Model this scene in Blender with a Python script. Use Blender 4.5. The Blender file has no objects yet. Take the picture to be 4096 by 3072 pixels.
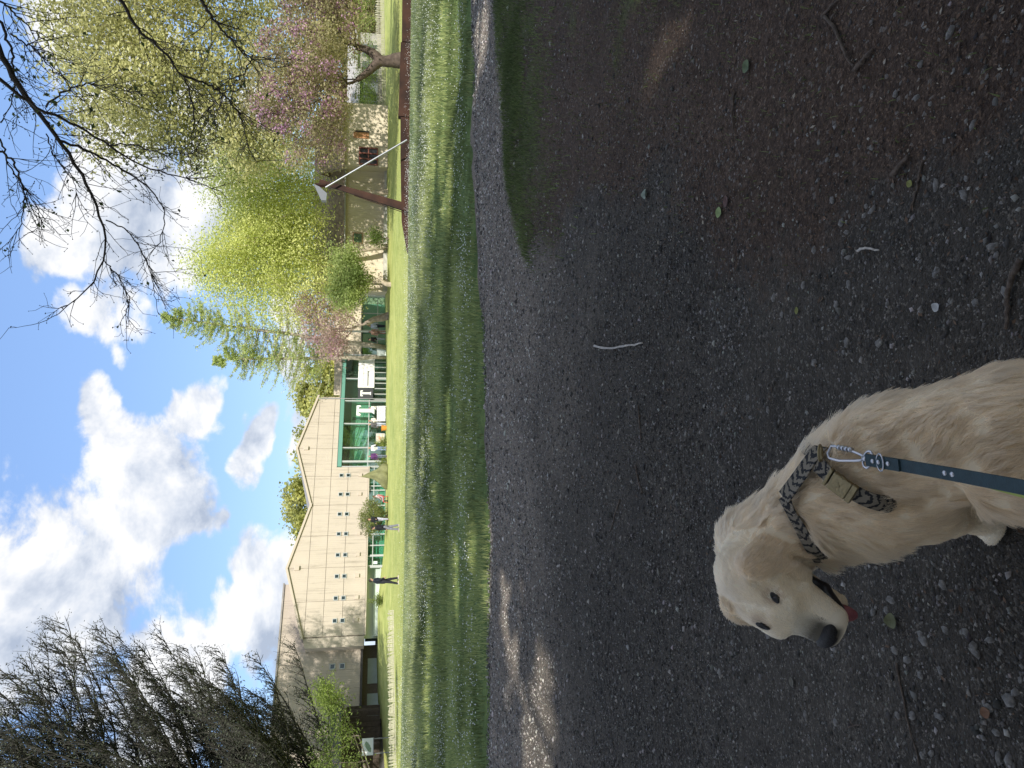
import bpy, math
import numpy as np
from mathutils import Vector, Matrix

RNG = np.random.default_rng(7)
R = math.radians
SC = bpy.context.scene
COL = SC.collection

# ---------------------------------------------------------------- camera
# The photograph was taken with the phone turned on its side: world "up" is the
# left edge of the picture, so the camera is rolled by a quarter turn.
CAM_H, PITCH, TILT, FPX = 1.30, R(10.4), R(0.8), 2844.0      # FPX: focal length in pixels of a 4096 px wide frame
vd = np.array([0, math.cos(PITCH), -math.sin(PITCH)])
vup = np.array([0, math.sin(PITCH), math.cos(PITCH)])
vr = np.array([1.0, 0, 0])
CX = -math.cos(TILT) * vup + math.sin(TILT) * vr             # camera x axis (picture right)
CY = math.sin(TILT) * vup + math.cos(TILT) * vr              # camera y axis (picture up)
cam_d = bpy.data.cameras.new('camera')
cam = bpy.data.objects.new('camera', cam_d)
COL.objects.link(cam)
cam.matrix_world = Matrix(((CX[0], CY[0], -vd[0], 0), (CX[1], CY[1], -vd[1], 0), (CX[2], CY[2], -vd[2], CAM_H), (0, 0, 0, 1)))
cam_d.sensor_width = 36
cam_d.lens = 36 * FPX / 4096
cam_d.clip_start = 0.05
cam_d.clip_end = 6000
SC.camera = cam
CAMP = np.array([0, 0, CAM_H])

def ray(px, py):
    d = vd + (px - 2048) / FPX * CX - (py - 1536) / FPX * CY
    return d / np.linalg.norm(d)
def at(px, py, Y):                       # point of the place seen at that pixel, Y metres ahead
    d = ray(px, py)
    return CAMP + d * (Y / d[1])
def onz(px, py, z):                      # ... at height z
    d = ray(px, py)
    return CAMP + d * ((z - CAM_H) / d[2])
def proj(p):
    q = np.asarray(p, float) - CAMP
    w = q @ vd
    return 2048 + FPX * (q @ CX) / w, 1536 - FPX * (q @ CY) / w

# ---------------------------------------------------------------- sky, sun, exposure
SUN_EL = R(38)
SUN_TO = np.array([0.27, -0.963, 0]); SUN_TO /= np.linalg.norm(SUN_TO)
SUN_DIR = np.array([SUN_TO[0] * math.cos(SUN_EL), SUN_TO[1] * math.cos(SUN_EL), math.sin(SUN_EL)])   # towards the sun
SC.view_settings.view_transform = 'Standard'
SC.view_settings.look = 'None'
SC.view_settings.exposure = 0.74
SC.view_settings.gamma = 1.0
SC.cycles.max_bounces = 8
SC.cycles.diffuse_bounces = 4
SC.cycles.glossy_bounces = 3
SC.cycles.transparent_max_bounces = 8
SC.cycles.transmission_bounces = 4
SC.cycles.use_denoising = True
SKY_STRENGTH, SUN_STRENGTH = 0.15, 3.8

sun_d = bpy.data.lights.new('sun', 'SUN')
sun_d.energy = SUN_STRENGTH
sun_d.angle = R(0.53)
sun_d.color = (1.0, 0.94, 0.84)
sun = bpy.data.objects.new('sun', sun_d)
COL.objects.link(sun)
sun.rotation_euler = Vector(SUN_DIR).to_track_quat('Z', 'Y').to_euler()
sun.location = (0, 0, 60)

class NT:                                 # small helper for node trees
    def __init__(s, tree): s.t = tree; s.N = tree.nodes; s.L = tree.links
    def n(s, typ, **kw):
        x = s.N.new(typ)
        for k, v in kw.items(): setattr(x, k, v)
        return x
    def link(s, a, b): s.L.new(a, b)
    def inp(s, sock, v):
        if isinstance(v, bpy.types.NodeSocket): s.L.new(v, sock)
        elif v is not None: sock.default_value = v
    def math(s, op, a, b=None, c=None, clamp=False):
        x = s.n('ShaderNodeMath', operation=op, use_clamp=clamp)
        s.inp(x.inputs[0], a)
        if b is not None: s.inp(x.inputs[1], b)
        if c is not None: s.inp(x.inputs[2], c)
        return x.outputs[0]
    def vmath(s, op, a, b=None):
        x = s.n('ShaderNodeVectorMath', operation=op)
        s.inp(x.inputs[0], a)
        if b is not None: s.inp(x.inputs[1], b)
        return x.outputs[0]
    def noise(s, vec, scale, detail=4, rough=0.55, lac=2.0, dist=0.0):
        x = s.n('ShaderNodeTexNoise')
        s.inp(x.inputs['Vector'], vec)
        x.inputs['Scale'].default_value = scale
        x.inputs['Detail'].default_value = detail
        x.inputs['Roughness'].default_value = rough
        x.inputs['Lacunarity'].default_value = lac
        x.inputs['Distortion'].default_value = dist
        return x.outputs[0]
    def ramp(s, fac, stops, interp='LINEAR'):
        x = s.n('ShaderNodeValToRGB')
        s.inp(x.inputs[0], fac)
        cr = x.color_ramp; cr.interpolation = interp
        while len(cr.elements) < len(stops): cr.elements.new(0.5)
        for e, (p, c) in zip(cr.elements, stops):
            e.position = p
            e.color = (*c, 1) if len(c) == 3 else c
        return x.outputs[0]
    def smooth(s, v, a, b):
        x = s.n('ShaderNodeMapRange', interpolation_type='SMOOTHSTEP')
        s.inp(x.inputs[0], v); x.inputs[1].default_value = a; x.inputs[2].default_value = b
        return x.outputs[0]
    def mix(s, fac, a, b, blend='MIX'):
        x = s.n('ShaderNodeMix', data_type='RGBA', blend_type=blend)
        s.inp(x.inputs[0], fac)
        for k, v in ((6, a), (7, b)):
            if isinstance(v, (tuple, list)) and len(v) == 3: v = (*v, 1)
            s.inp(x.inputs[k], v)
        return x.outputs[2]

def unit(v): v = np.asarray(v, float); return v / np.linalg.norm(v)
def build_world():
    w = bpy.data.worlds.new('World')
    SC.world = w
    w.use_nodes = True
    t = NT(w.node_tree)
    t.N.clear()
    out = t.n('ShaderNodeOutputWorld')
    sky = t.n('ShaderNodeTexSky', sky_type='NISHITA', sun_disc=False)
    sky.sun_elevation = SUN_EL
    sky.sun_rotation = math.atan2(SUN_TO[0], SUN_TO[1])
    sky.altitude = 300; sky.air_density = 1.0; sky.dust_density = 0.6; sky.ozone_density = 2.0
    co = t.n('ShaderNodeTexCoord').outputs['Generated']
    sp = t.n('ShaderNodeSeparateXYZ'); t.link(co, sp.inputs[0])
    az = t.math('ARCTAN2', sp.outputs[0], sp.outputs[1])
    el = t.math('ARCSINE', sp.outputs[2])
    cmb = t.n('ShaderNodeCombineXYZ'); t.link(az, cmb.inputs[0]); t.inp(cmb.inputs[1], t.math('MULTIPLY', el, 1.35))
    uv = cmb.outputs[0]
    wx = t.noise(uv, 4.5, 4, .55); wy = t.noise(t.vmath('ADD', uv, (7.3, 2.1, 0.0)), 4.5, 4, .55)
    azw = t.math('ADD', az, t.math('MULTIPLY', t.math('SUBTRACT', wx, .5), .26)); elw = t.math('ADD', el, t.math('MULTIPLY', t.math('SUBTRACT', wy, .5), .16))
    fb = t.noise(uv, 6.5, 10, 0.60, 2.1, 0.2)
    # clouds: where they stand in the sky (picture x, y, half height, half width in 2212 px wide view), each a soft mound
    blobs = [(300, 330, 120, 330), (130, 60, 90, 120), (140, 560, 70, 90), (330, 560, 120, 110), (260, 680, 60, 80),
             (240, 930, 60, 90), (330, 1060, 140, 190), (90, 1330, 200, 250), (420, 900, 45, 95), (395, 1130, 90, 90),
             (545, 965, 32, 95), (590, 1190, 70, 90), (490, 1130, 34, 55), (610, 1330, 90, 190), (510, 1330, 48, 60), (560, 1250, 50, 60),
             (640, 870, 26, 160), (230, 1370, 70, 80), (350, 1500, 90, 160), (620, 640, 40, 300), (640, 1560, 60, 200), (500, 420, 120, 200)]
    acc = None
    for bx, by, hx, hy in blobs:
        d = ray(bx * 1.8517, by * 1.8517)
        a0, e0 = math.atan2(d[0], d[1]), math.asin(d[2])
        ra, re = hy * 1.8517 / FPX, hx * 1.8517 / FPX
        da = t.math('MULTIPLY', t.math('SUBTRACT', azw, a0), 1 / ra)
        de = t.math('MULTIPLY', t.math('SUBTRACT', elw, e0), 1 / re)
        q = t.math('SUBTRACT', 1.0, t.math('ADD', t.math('MULTIPLY', da, da), t.math('MULTIPLY', de, de)))
        acc = q if acc is None else t.math('SMOOTH_MAX', acc, q, 0.35)
    acc = t.math('MAXIMUM', acc, -1.2)
    # broken cumulus goes on out of view, cover raised there for neutral fill light
    low = t.noise(uv, 1.9, 3, 0.5)
    gen = t.math('MULTIPLY', t.math('SUBTRACT', low, 0.44), 7.0)
    away = t.math('MAXIMUM', t.smooth(t.math('ABSOLUTE', az), 0.62, 0.85), t.smooth(el, 0.50, 0.68))
    field = t.math('ADD', t.math('MULTIPLY', acc, t.math('SUBTRACT', 1.0, away)), t.math('MULTIPLY', gen, away))
    fld = t.math('ADD', t.math('ADD', field, .12), t.math('MULTIPLY', t.math('SUBTRACT', fb, 0.52), 4.2))
    dens = t.smooth(fld, 0.0, 0.62)
    # sunlit tops, greyer undersides and thick middles
    off = t.vmath('ADD', uv, (0.015, 0.065, 0.0))
    fb2 = t.noise(off, 6.5, 5, 0.60, 2.1, 0.2)
    lit = t.math('ADD', t.math('MULTIPLY', t.math('SUBTRACT', fb, fb2), 3.4), 0.62)
    thick = t.smooth(fld, 0.7, 2.2)
    lit = t.math('SUBTRACT', lit, t.math('MULTIPLY', thick, 0.50))
    ccol = t.ramp(lit, [(0.0, (0.46, 0.53, 0.66)), (0.42, (0.72, 0.77, 0.86)), (0.80, (1.00, 1.00, 1.01))])
    csc = t.vmath('MULTIPLY', ccol, (CLOUD_GAIN,) * 3)
    skyc = t.mix(0.66, sky.outputs[0], SKY_TINT)
    m = t.mix(t.math('MULTIPLY', dens, 0.97), skyc, csc)
    bg = t.n('ShaderNodeBackground')
    t.link(m, bg.inputs[0]); bg.inputs[1].default_value = SKY_STRENGTH
    t.link(bg.outputs[0], out.inputs[0])
    w.cycles.sampling_method = 'MANUAL'; w.cycles.sample_map_resolution = 512
CLOUD_GAIN = 4.2
SKY_TINT = (1.18, 1.98, 3.75)
build_world()

# ---------------------------------------------------------------- mesh helpers
def mesh_np(name, V, F, smooth=False, attrs=None):
    """V (n,3), F (m,3|4) int array -> mesh"""
    V = np.asarray(V, np.float32); F = np.asarray(F, np.int32)
    me = bpy.data.meshes.new(name)
    me.vertices.add(len(V)); me.vertices.foreach_set('co', V.ravel())
    k = F.shape[1]
    me.loops.add(F.size); me.loops.foreach_set('vertex_index', F.ravel())
    me.polygons.add(len(F)); me.polygons.foreach_set('loop_start', np.arange(0, F.size, k, dtype=np.int32))
    if attrs:
        for an, av in attrs.items():
            av = np.asarray(av, np.float32)
            if av.ndim == 1:
                a = me.attributes.new(an, 'FLOAT', 'POINT'); a.data.foreach_set('value', av)
            else:
                a = me.attributes.new(an, 'FLOAT_COLOR', 'POINT')
                a.data.foreach_set('color', np.hstack([av[:, :3], np.ones((len(av), 1), np.float32)]).ravel())
    me.update(calc_edges=True)
    if smooth: me.polygons.foreach_set('use_smooth', np.ones(len(F), bool))
    me.validate()
    return me
def link(name, data, mat=None, parent=None, loc=None, label=None, cat=None, group=None, kind=None):
    o = bpy.data.objects.new(name, data)
    COL.objects.link(o)
    if mat is not None and data is not None and not len(data.materials): data.materials.append(mat)
    if parent is not None: o.parent = parent
    if loc is not None: o.location = loc
    tag(o, label, cat, group, kind)
    return o
def tag(o, label=None, cat=None, group=None, kind=None):
    for k, v in (('label', label), ('category', cat), ('group', group), ('kind', kind)):
        if v: o[k] = v
    return o
def empty(name, loc=(0, 0, 0), rz=0, **kw):
    o = link(name, None, **kw)
    o.location = loc; o.rotation_euler = (0, 0, rz); o.empty_display_size = 0.1
    return o
class MB:
    """collects quads/tris of one mesh"""
    def __init__(s): s.V = []; s.F = []; s.T = []
    def add(s, vs, fs):
        b = len(s.V); s.V += [tuple(map(float, v)) for v in vs]
        for f in fs: s.F.append(tuple(b + i for i in f))
        return s
    def box(s, c, size, rot=None):
        sx, sy, sz = (x / 2 for x in size)
        vs = np.array([(x, y, z) for x in (-sx, sx) for y in (-sy, sy) for z in (-sz, sz)])
        if rot is not None: vs = vs @ np.asarray(rot).T
        return s.add(vs + np.asarray(c), [(0, 1, 3, 2), (4, 6, 7, 5), (0, 4, 5, 1), (2, 3, 7, 6), (0, 2, 6, 4), (1, 5, 7, 3)])
    def bbox(s, lo, hi): return s.box([(a + b) / 2 for a, b in zip(lo, hi)], [b - a for a, b in zip(lo, hi)])
    def tube(s, pts, rads, sides=8, cap=True):
        pts = np.asarray(pts, float); n = len(pts)
        if np.isscalar(rads): rads = [rads] * n
        tg = np.gradient(pts, axis=0) if n > 2 else np.repeat((pts[1] - pts[0])[None], 2, 0)
        tg /= np.linalg.norm(tg, axis=1)[:, None] + 1e-9
        up = np.array([0, 0, 1.0]) if abs(tg[0][2]) < 0.9 else np.array([1.0, 0, 0])
        vs = []
        u = np.cross(tg[0], up)
        for i in range(n):
            u = u - tg[i] * (u @ tg[i]); u /= np.linalg.norm(u) + 1e-9
            v = np.cross(tg[i], u)
            for k in range(sides):
                a = 2 * math.pi * k / sides
                vs.append(pts[i] + rads[i] * (math.cos(a) * u + math.sin(a) * v))
        fs = []
        for i in range(n - 1):
            for k in range(sides):
                k2 = (k + 1) % sides
                fs.append((i * sides + k, i * sides + k2, (i + 1) * sides + k2, (i + 1) * sides + k))
        if cap:
            fs.append(tuple(range(sides - 1, -1, -1))); fs.append(tuple((n - 1) * sides + k for k in range(sides)))
        return s.add(vs, fs)
    def prism(s, poly, axis_o, ax, ay, thick):
        """polygon (list of 2-tuples) in plane axis_o + x*ax + y*ay, extruded by vector thick"""
        o = np.asarray(axis_o, float); ax = np.asarray(ax, float); ay = np.asarray(ay, float); th = np.asarray(thick, float)
        a = [o + x * ax + y * ay for x, y in poly]; n = len(a)
        return s.add(a + [p + th for p in a], [tuple(range(n - 1, -1, -1)), tuple(range(n, 2 * n))] + [(i, (i + 1) % n, n + (i + 1) % n, n + i) for i in range(n)])
    def mesh(s, name, smooth=False):
        me = bpy.data.meshes.new(name); me.from_pydata(s.V, [], s.F); me.update()
        if smooth: me.polygons.foreach_set('use_smooth', np.ones(len(me.polygons), bool))
        return me
    def build(s, name, mat=None, parent=None, smooth=False, bevel=0, **kw):
        o = link(name, s.mesh(name, smooth), mat, parent, **kw)
        if bevel:
            b = o.modifiers.new('bevel', 'BEVEL'); b.width = bevel; b.segments = 2; b.limit_method = 'ANGLE'
        return o

# ---------------------------------------------------------------- materials
MATS = {}
def mat(name, col=(0.5, 0.5, 0.5), rough=0.7, metal=0.0, var=0.0, vscale=8.0, bump=0.0, bscale=40.0, spec=0.3, attr=None, col2=None, detail=4, trans=0.0, coat=0.0, stretch=None):
    if name in MATS: return MATS[name]
    m = bpy.data.materials.new(name); m.use_nodes = True
    t = NT(m.node_tree)
    b = t.N['Principled BSDF']
    b.inputs['Roughness'].default_value = rough
    b.inputs['Metallic'].default_value = metal
    b.inputs['Specular IOR Level'].default_value = spec
    b.inputs['Coat Weight'].default_value = coat
    co = t.n('ShaderNodeTexCoord').outputs['Object']
    if stretch: co = t.vmath('MULTIPLY', co, stretch)
    c = (*col, 1)
    if attr:
        a = t.n('ShaderNodeAttribute', attribute_name=attr); c = a.outputs['Color']
    if var or col2:
        f = t.noise(co, vscale, detail, 0.6)
        f = t.smooth(f, 0.3, 0.7)
        if col2: c = t.mix(f, c, col2)
        else:
            sc = t.math('MULTIPLY_ADD', f, 2 * var, 1 - var)
            c = t.mix(1.0, c, t.n('ShaderNodeCombineColor').outputs[0], 'MULTIPLY')
            cc = c.node.inputs[7].links[0].from_node
            for k in range(3): t.link(sc, cc.inputs[k])
    t.inp(b.inputs['Base Color'], c)
    if bump:
        bn = t.n('ShaderNodeBump'); bn.inputs['Strength'].default_value = bump; bn.inputs['Distance'].default_value = 0.02
        t.link(t.noise(co, bscale, 5, 0.6), bn.inputs['Height']); t.link(bn.outputs[0], b.inputs['Normal'])
    if trans:
        tr = t.n('ShaderNodeBsdfTranslucent'); t.inp(tr.inputs[0], c)
        mx = t.n('ShaderNodeMixShader'); mx.inputs[0].default_value = trans
        t.link(b.outputs[0], mx.inputs[1]); t.link(tr.outputs[0], mx.inputs[2])
        t.link(mx.outputs[0], t.N['Material Output'].inputs[0])
    MATS[name] = m
    return m
# ---------------------------------------------------------------- ground, path, meadow, lawn
def sstep(a, b, x): t_ = np.clip((np.asarray(x, float) - a) / (b - a), 0, 1); return t_ * t_ * (3 - 2 * t_)
def vnoise(x, y, f, seed=0):
    """smooth value noise, numpy"""
    x = np.asarray(x, float) * f + seed * 17.3; y = np.asarray(y, float) * f - seed * 9.1
    xi, yi = np.floor(x).astype(int), np.floor(y).astype(int); fx, fy = x - xi, y - yi
    fx, fy = fx * fx * (3 - 2 * fx), fy * fy * (3 - 2 * fy)
    def hsh(i, j): n = (i * 374761393 + j * 668265263 + seed * 1442695) & 0x7fffffff; n = ((n ^ (n >> 13)) * 1274126177) & 0x7fffffff; return ((n ^ (n >> 16)) & 0xffff) / 65535.0
    return (hsh(xi, yi) * (1 - fx) + hsh(xi + 1, yi) * fx) * (1 - fy) + (hsh(xi, yi + 1) * (1 - fx) + hsh(xi + 1, yi + 1) * fx) * fy
def ground_z(x, y):
    x = np.asarray(x, float); y = np.asarray(y, float)
    z = sstep(40, 75, y) * (.78 + .028 * np.maximum(x, 0))
    z = z + sstep(46, 58, y + .25 * x) * sstep(-13, -21, x) * .75            # planted bank on the left
    z = z + (vnoise(x, y, .12, 3) - .5) * .10 * sstep(9, 16, y)
    return z
def gz(x, y): return float(ground_z(x, y))
def onground(px, py):
    p = onz(px, py, 0.0)
    for _ in range(6): p = onz(px, py, gz(p[0], p[1]))
    return p
FAR_EDGE = np.array([onz(*q, 0)[:2] for q in ((1868, -500), (1885, 0), (1900, 600), (1925, 1200), (1945, 1700), (1953, 2300), (1950, 3072), (1945, 3700))])
FAR_EDGE = FAR_EDGE[np.argsort(FAR_EDGE[:, 0])]
NEAR_EDGE = np.array([onz(*q, 0)[:2] for q in ((1965, -500), (1985, 0), (2012, 400), (2045, 800), (2085, 1000), (2150, 1150), (2260, 1270), (2500, 1360))])
NEAR_EDGE = NEAR_EDGE[np.argsort(NEAR_EDGE[:, 0])]
def far_edge(x): return np.interp(x, FAR_EDGE[:, 0], FAR_EDGE[:, 1])
def zone_weights(x, y):
    """gravel vs brown litter soil vs moss near the camera"""
    n1 = vnoise(x, y, .9, 1); n2 = vnoise(x, y, 3.1, 2); n3 = vnoise(x, y, 8.0, 5)
    ne = np.interp(x, NEAR_EDGE[:, 0], NEAR_EDGE[:, 1], left=-9, right=NEAR_EDGE[-1, 1])
    inside = ne - y + (n2 - .5) * .5 + (n3 - .5) * .25                     # >0: on the soil side of the path edge
    line = (x - .15 - (y - 1.2) * .13) * 1.0 + (n1 - .5) * .9 + (n2 - .5) * .35
    soil = sstep(-.25, .55, inside) * sstep(-.05, .75, line)
    soil = soil * (1 - .75 * sstep(1.9, .9, y) * sstep(.9, .3, x))
    band = sstep(-.15, .45, inside) * sstep(2.4, .4, inside)
    moss = soil * sstep(.5, 2.4, x) * np.clip(band * 1.35 * sstep(.15, .6, n2 * .5 + n3 * .5) + sstep(.50, .72, n1 * .5 + n2 * .3 + n3 * .2) * sstep(1.2, 2.4, y) * .9, 0, 1)
    return soil, moss
def sheet(name, X, Y, z, m, keep=None, attrs=None, **kw):
    ny, nx = X.shape
    V = np.stack([X.ravel(), Y.ravel(), z.ravel()], 1)
    i = (np.arange(ny - 1)[:, None] * nx + np.arange(nx - 1)).ravel()
    F = np.stack([i, i + 1, i + nx + 1, i + nx], 1)
    if keep is not None:
        F = F[keep.ravel()[F].all(1)]
        u, inv = np.unique(F, return_inverse=True); F = inv.reshape(-1, 4)
        V = V[u]; attrs = {k: a.ravel()[u] if a.ndim == 2 else a[u] for k, a in (attrs or {}).items()}
    elif attrs: attrs = {k: a.ravel() for k, a in attrs.items()}
    return link(name, mesh_np(name, V, F, True, attrs), m, **kw)
def gravel_mat():
    m = bpy.data.materials.new('gravel_soil'); m.use_nodes = True
    t = NT(m.node_tree); b = t.N['Principled BSDF']; b.inputs['Roughness'].default_value = .9; b.inputs['Specular IOR Level'].default_value = .2
    co = t.n('ShaderNodeTexCoord').outputs['Object']
    soil = t.n('ShaderNodeAttribute', attribute_name='soil').outputs['Fac']
    moss = t.n('ShaderNodeAttribute', attribute_name='moss').outputs['Fac']
    dusty_lit = t.n('ShaderNodeAttribute', attribute_name='dust').outputs['Fac']
    def voro(sc, feat='F1'):
        v = t.n('ShaderNodeTexVoronoi', feature=feat); t.link(co, v.inputs['Vector']); v.inputs['Scale'].default_value = sc; return v
    v1, v2 = voro(95), voro(210)
    sp = t.n('ShaderNodeSeparateColor'); t.link(v1.outputs['Color'], sp.inputs[0])
    sp2 = t.n('ShaderNodeSeparateColor'); t.link(v2.outputs['Color'], sp2.inputs[0])
    big = t.noise(co, 1.3, 5, .6); fine = t.noise(co, 45, 6, .7); mid = t.noise(co, 9, 4, .6)
    stone = t.ramp(sp.outputs[0], [(0, (.13, .123, .112)), (.5, (.24, .228, .208)), (.8, (.40, .38, .35)), (1, (.62, .59, .54))])
    dust = t.ramp(mid, [(.3, (.14, .130, .117)), (.7, (.25, .232, .208))])
    sel = t.smooth(sp2.outputs[0], .45, .75)
    grav = t.mix(sel, dust, stone)
    grav = t.mix(1.0, grav, t.mix(dusty_lit, (.36, .342, .315), (.98, .90, .82)), 'MULTIPLY')  # near ground darkened as under the crowns: shade put into colour, besides drier dust
    brown = t.ramp(fine, [(.3, (.032, .022, .016)), (.5, (.078, .053, .039)), (.72, (.165, .117, .086))])
    brown = t.mix(t.smooth(sp.outputs[1], .95, .97), brown, (.19, .17, .15))
    # scraps of bark and dry leaf
    scrap = t.smooth(sp2.outputs[1], .86, .95)
    brown = t.mix(t.math('MULTIPLY', scrap, .45), brown, (.30, .21, .145))
    mossc = t.ramp(fine, [(.3, (.050, .058, .024)), (.55, (.110, .130, .050)), (.8, (.19, .215, .090))])
    c = t.mix(t.smooth(t.math('ADD', soil, t.math('MULTIPLY', t.math('SUBTRACT', mid, .5), .9)), .25, .75), grav, brown)
    c = t.mix(t.smooth(t.math('ADD', moss, t.math('MULTIPLY', t.math('SUBTRACT', fine, .5), 1.5)), .30, 1.15), c, mossc)
    c = t.mix(.8, c, t.ramp(big, [(.25, (.55, .54, .54)), (.75, (1.25, 1.22, 1.18))]), 'MULTIPLY')
    t.link(c, b.inputs['Base Color'])
    hgt = t.math('ADD', t.math('MULTIPLY', t.math('SUBTRACT', 1.0, v1.outputs['Distance']), .55), t.math('ADD', t.math('MULTIPLY', fine, .8), t.math('MULTIPLY', v2.outputs['Distance'], -.4)))
    bn = t.n('ShaderNodeBump'); bn.inputs['Strength'].default_value = 1.0; bn.inputs['Distance'].default_value = .014
    t.link(hgt, bn.inputs['Height']); t.link(bn.outputs[0], b.inputs['Normal'])
    return m
def grass_ground_mat(name, c1, c2, c3, sc=2.0, stripes=0.0):
    m = bpy.data.materials.new(name); m.use_nodes = True
    t = NT(m.node_tree); b = t.N['Principled BSDF']; b.inputs['Roughness'].default_value = .9; b.inputs['Specular IOR Level'].default_value = .15
    co = t.n('ShaderNodeTexCoord').outputs['Object']
    n1 = t.noise(co, sc * .12, 5, .6); n2 = t.noise(co, sc, 6, .65); n3 = t.noise(t.vmath('MULTIPLY', co, (.12, 1.0, 1.0)), sc * 1.2, 4, .6)
    c = t.ramp(n2, [(.28, c1), (.5, c2), (.75, c3)])
    c = t.mix(.75, c, t.ramp(n1, [(.3, (.75, .82, .70)), (.7, (1.2, 1.14, 1.05))]), 'MULTIPLY')
    c = t.mix(.5, c, t.ramp(n3, [(.3, (.75, .8, .7)), (.7, (1.2, 1.15, 1.1))]), 'MULTIPLY')
    t.link(c, b.inputs['Base Color'])
    bn = t.n('ShaderNodeBump'); bn.inputs['Strength'].default_value = .8; bn.inputs['Distance'].default_value = .05
    t.link(t.noise(co, sc * 14, 4, .7), bn.inputs['Height']); t.link(bn.outputs[0], b.inputs['Normal'])
    return m
def build_ground():
    r = np.concatenate([np.linspace(-3000, -120, 12), np.linspace(-110, 110, 56), np.linspace(120, 3000, 12)])
    ry = np.concatenate([np.linspace(-3000, -60, 10), np.linspace(-50, 140, 96), np.linspace(150, 4000, 14)])
    X, Y = np.meshgrid(r, ry)
    sheet('ground', X, Y, ground_z(X, Y) - .06 - .10 * sstep(3, 30, Y), grass_ground_mat('rough_ground', (.03, .045, .015), (.06, .085, .03), (.10, .11, .05)), kind='structure')
    # foreground: gravel path running into trodden soil
    gx = np.concatenate([np.arange(-16, -4, .25), np.arange(-4, 4.5, .06), np.arange(4.5, 16, .25)]); gy = np.concatenate([np.arange(-4, .6, .2), np.arange(.6, 4.6, .045), np.arange(4.6, 14.0, .08)])
    X, Y = np.meshgrid(gx, gy)
    so, mo = zone_weights(X, Y)
    zz = (vnoise(X, Y, 2.2, 4) - .5) * .022 + (vnoise(X, Y, 11, 6) - .5) * .007 * sstep(-2, 1, Y) + mo * (vnoise(X, Y, 14, 8)) * .012 - sstep(-.15, .15, Y - far_edge(X) + .1) * .02
    sheet('path', X, Y, zz, gravel_mat(), Y < far_edge(X) + .9 + .3 * (vnoise(X, Y, 1.1, 9) - .5), {'soil': so, 'moss': mo, 'dust': sstep(3.6, 7.0, Y + (vnoise(X, Y, .8, 77) - .5) * 2.2)}, kind='structure')  # tone mask rising with distance: dustier path, and canopy shade painted nearer
    gx = np.concatenate([np.arange(-40, -9, .8), np.arange(-9, 11, .14), np.arange(11, 60, .8)]); gy = np.concatenate([np.arange(7.6, 12.6, .12), np.arange(12.6, 39.5, .5)])
    X, Y = np.meshgrid(gx, gy)
    edge = far_edge(X) + (vnoise(X, X * 0, .9, 12) - .5) * .9 + (vnoise(X, X * 0, 4.0, 13) - .5) * .35
    sheet('meadow', X, np.maximum(Y, edge), ground_z(X, Y) + .020 - .075 * sstep(.40, 0, Y - edge), grass_ground_mat('meadow_soil', (.075, .115, .040), (.13, .190, .066), (.22, .29, .11), 3.0), Y > edge - .15, kind='structure')
    gx = np.concatenate([np.arange(-60, 70, 1.0)]); gy = np.arange(37.5, 110, 1.0)
    X, Y = np.meshgrid(gx, gy)
    sheet('lawn', X, Y, ground_z(X, Y) + .03, grass_ground_mat('mown_lawn', (.25, .295, .095), (.37, .41, .150), (.47, .49, .220), 1.2), kind='structure')
def blades(P, hgt, wid, lean, tone, rg, simple=False):
    """grass blades: bent two-step strips"""
    n = len(P); a = rg.uniform(0, 2 * math.pi, n); u = np.stack([np.cos(a), np.sin(a), 0 * a], 1)
    la = rg.uniform(0, 2 * math.pi, n); ld = np.stack([np.cos(la), np.sin(la), 0 * la], 1) * (lean * rg.random(n) * hgt)[:, None]
    up = np.array([0, 0, 1.0]); w = wid[:, None] * u
    V = np.stack([P - w, P + w, P + .55 * hgt[:, None] * up + .3 * ld + .75 * w, P + .55 * hgt[:, None] * up + .3 * ld - .75 * w, P + (hgt * .95)[:, None] * up + ld], 1)
    if simple:
        V = np.stack([P - w, P + w, P + (hgt * .95)[:, None] * up + ld], 1)
        return V.reshape(-1, 3), np.arange(3 * n).reshape(-1, 3), np.repeat(tone, 3, 0)
    b = np.arange(n) * 5
    F = np.concatenate([np.stack([b, b + 1, b + 2], 1), np.stack([b, b + 2, b + 3], 1), np.stack([b + 3, b + 2, b + 4], 1)])
    return V.reshape(-1, 3), F, np.repeat(tone, 5, 0)
def blade_mat(name='grass_blade', rough=.6):
    return mat(name, rough=rough, attr='tint', spec=.25, trans=.35)
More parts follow.
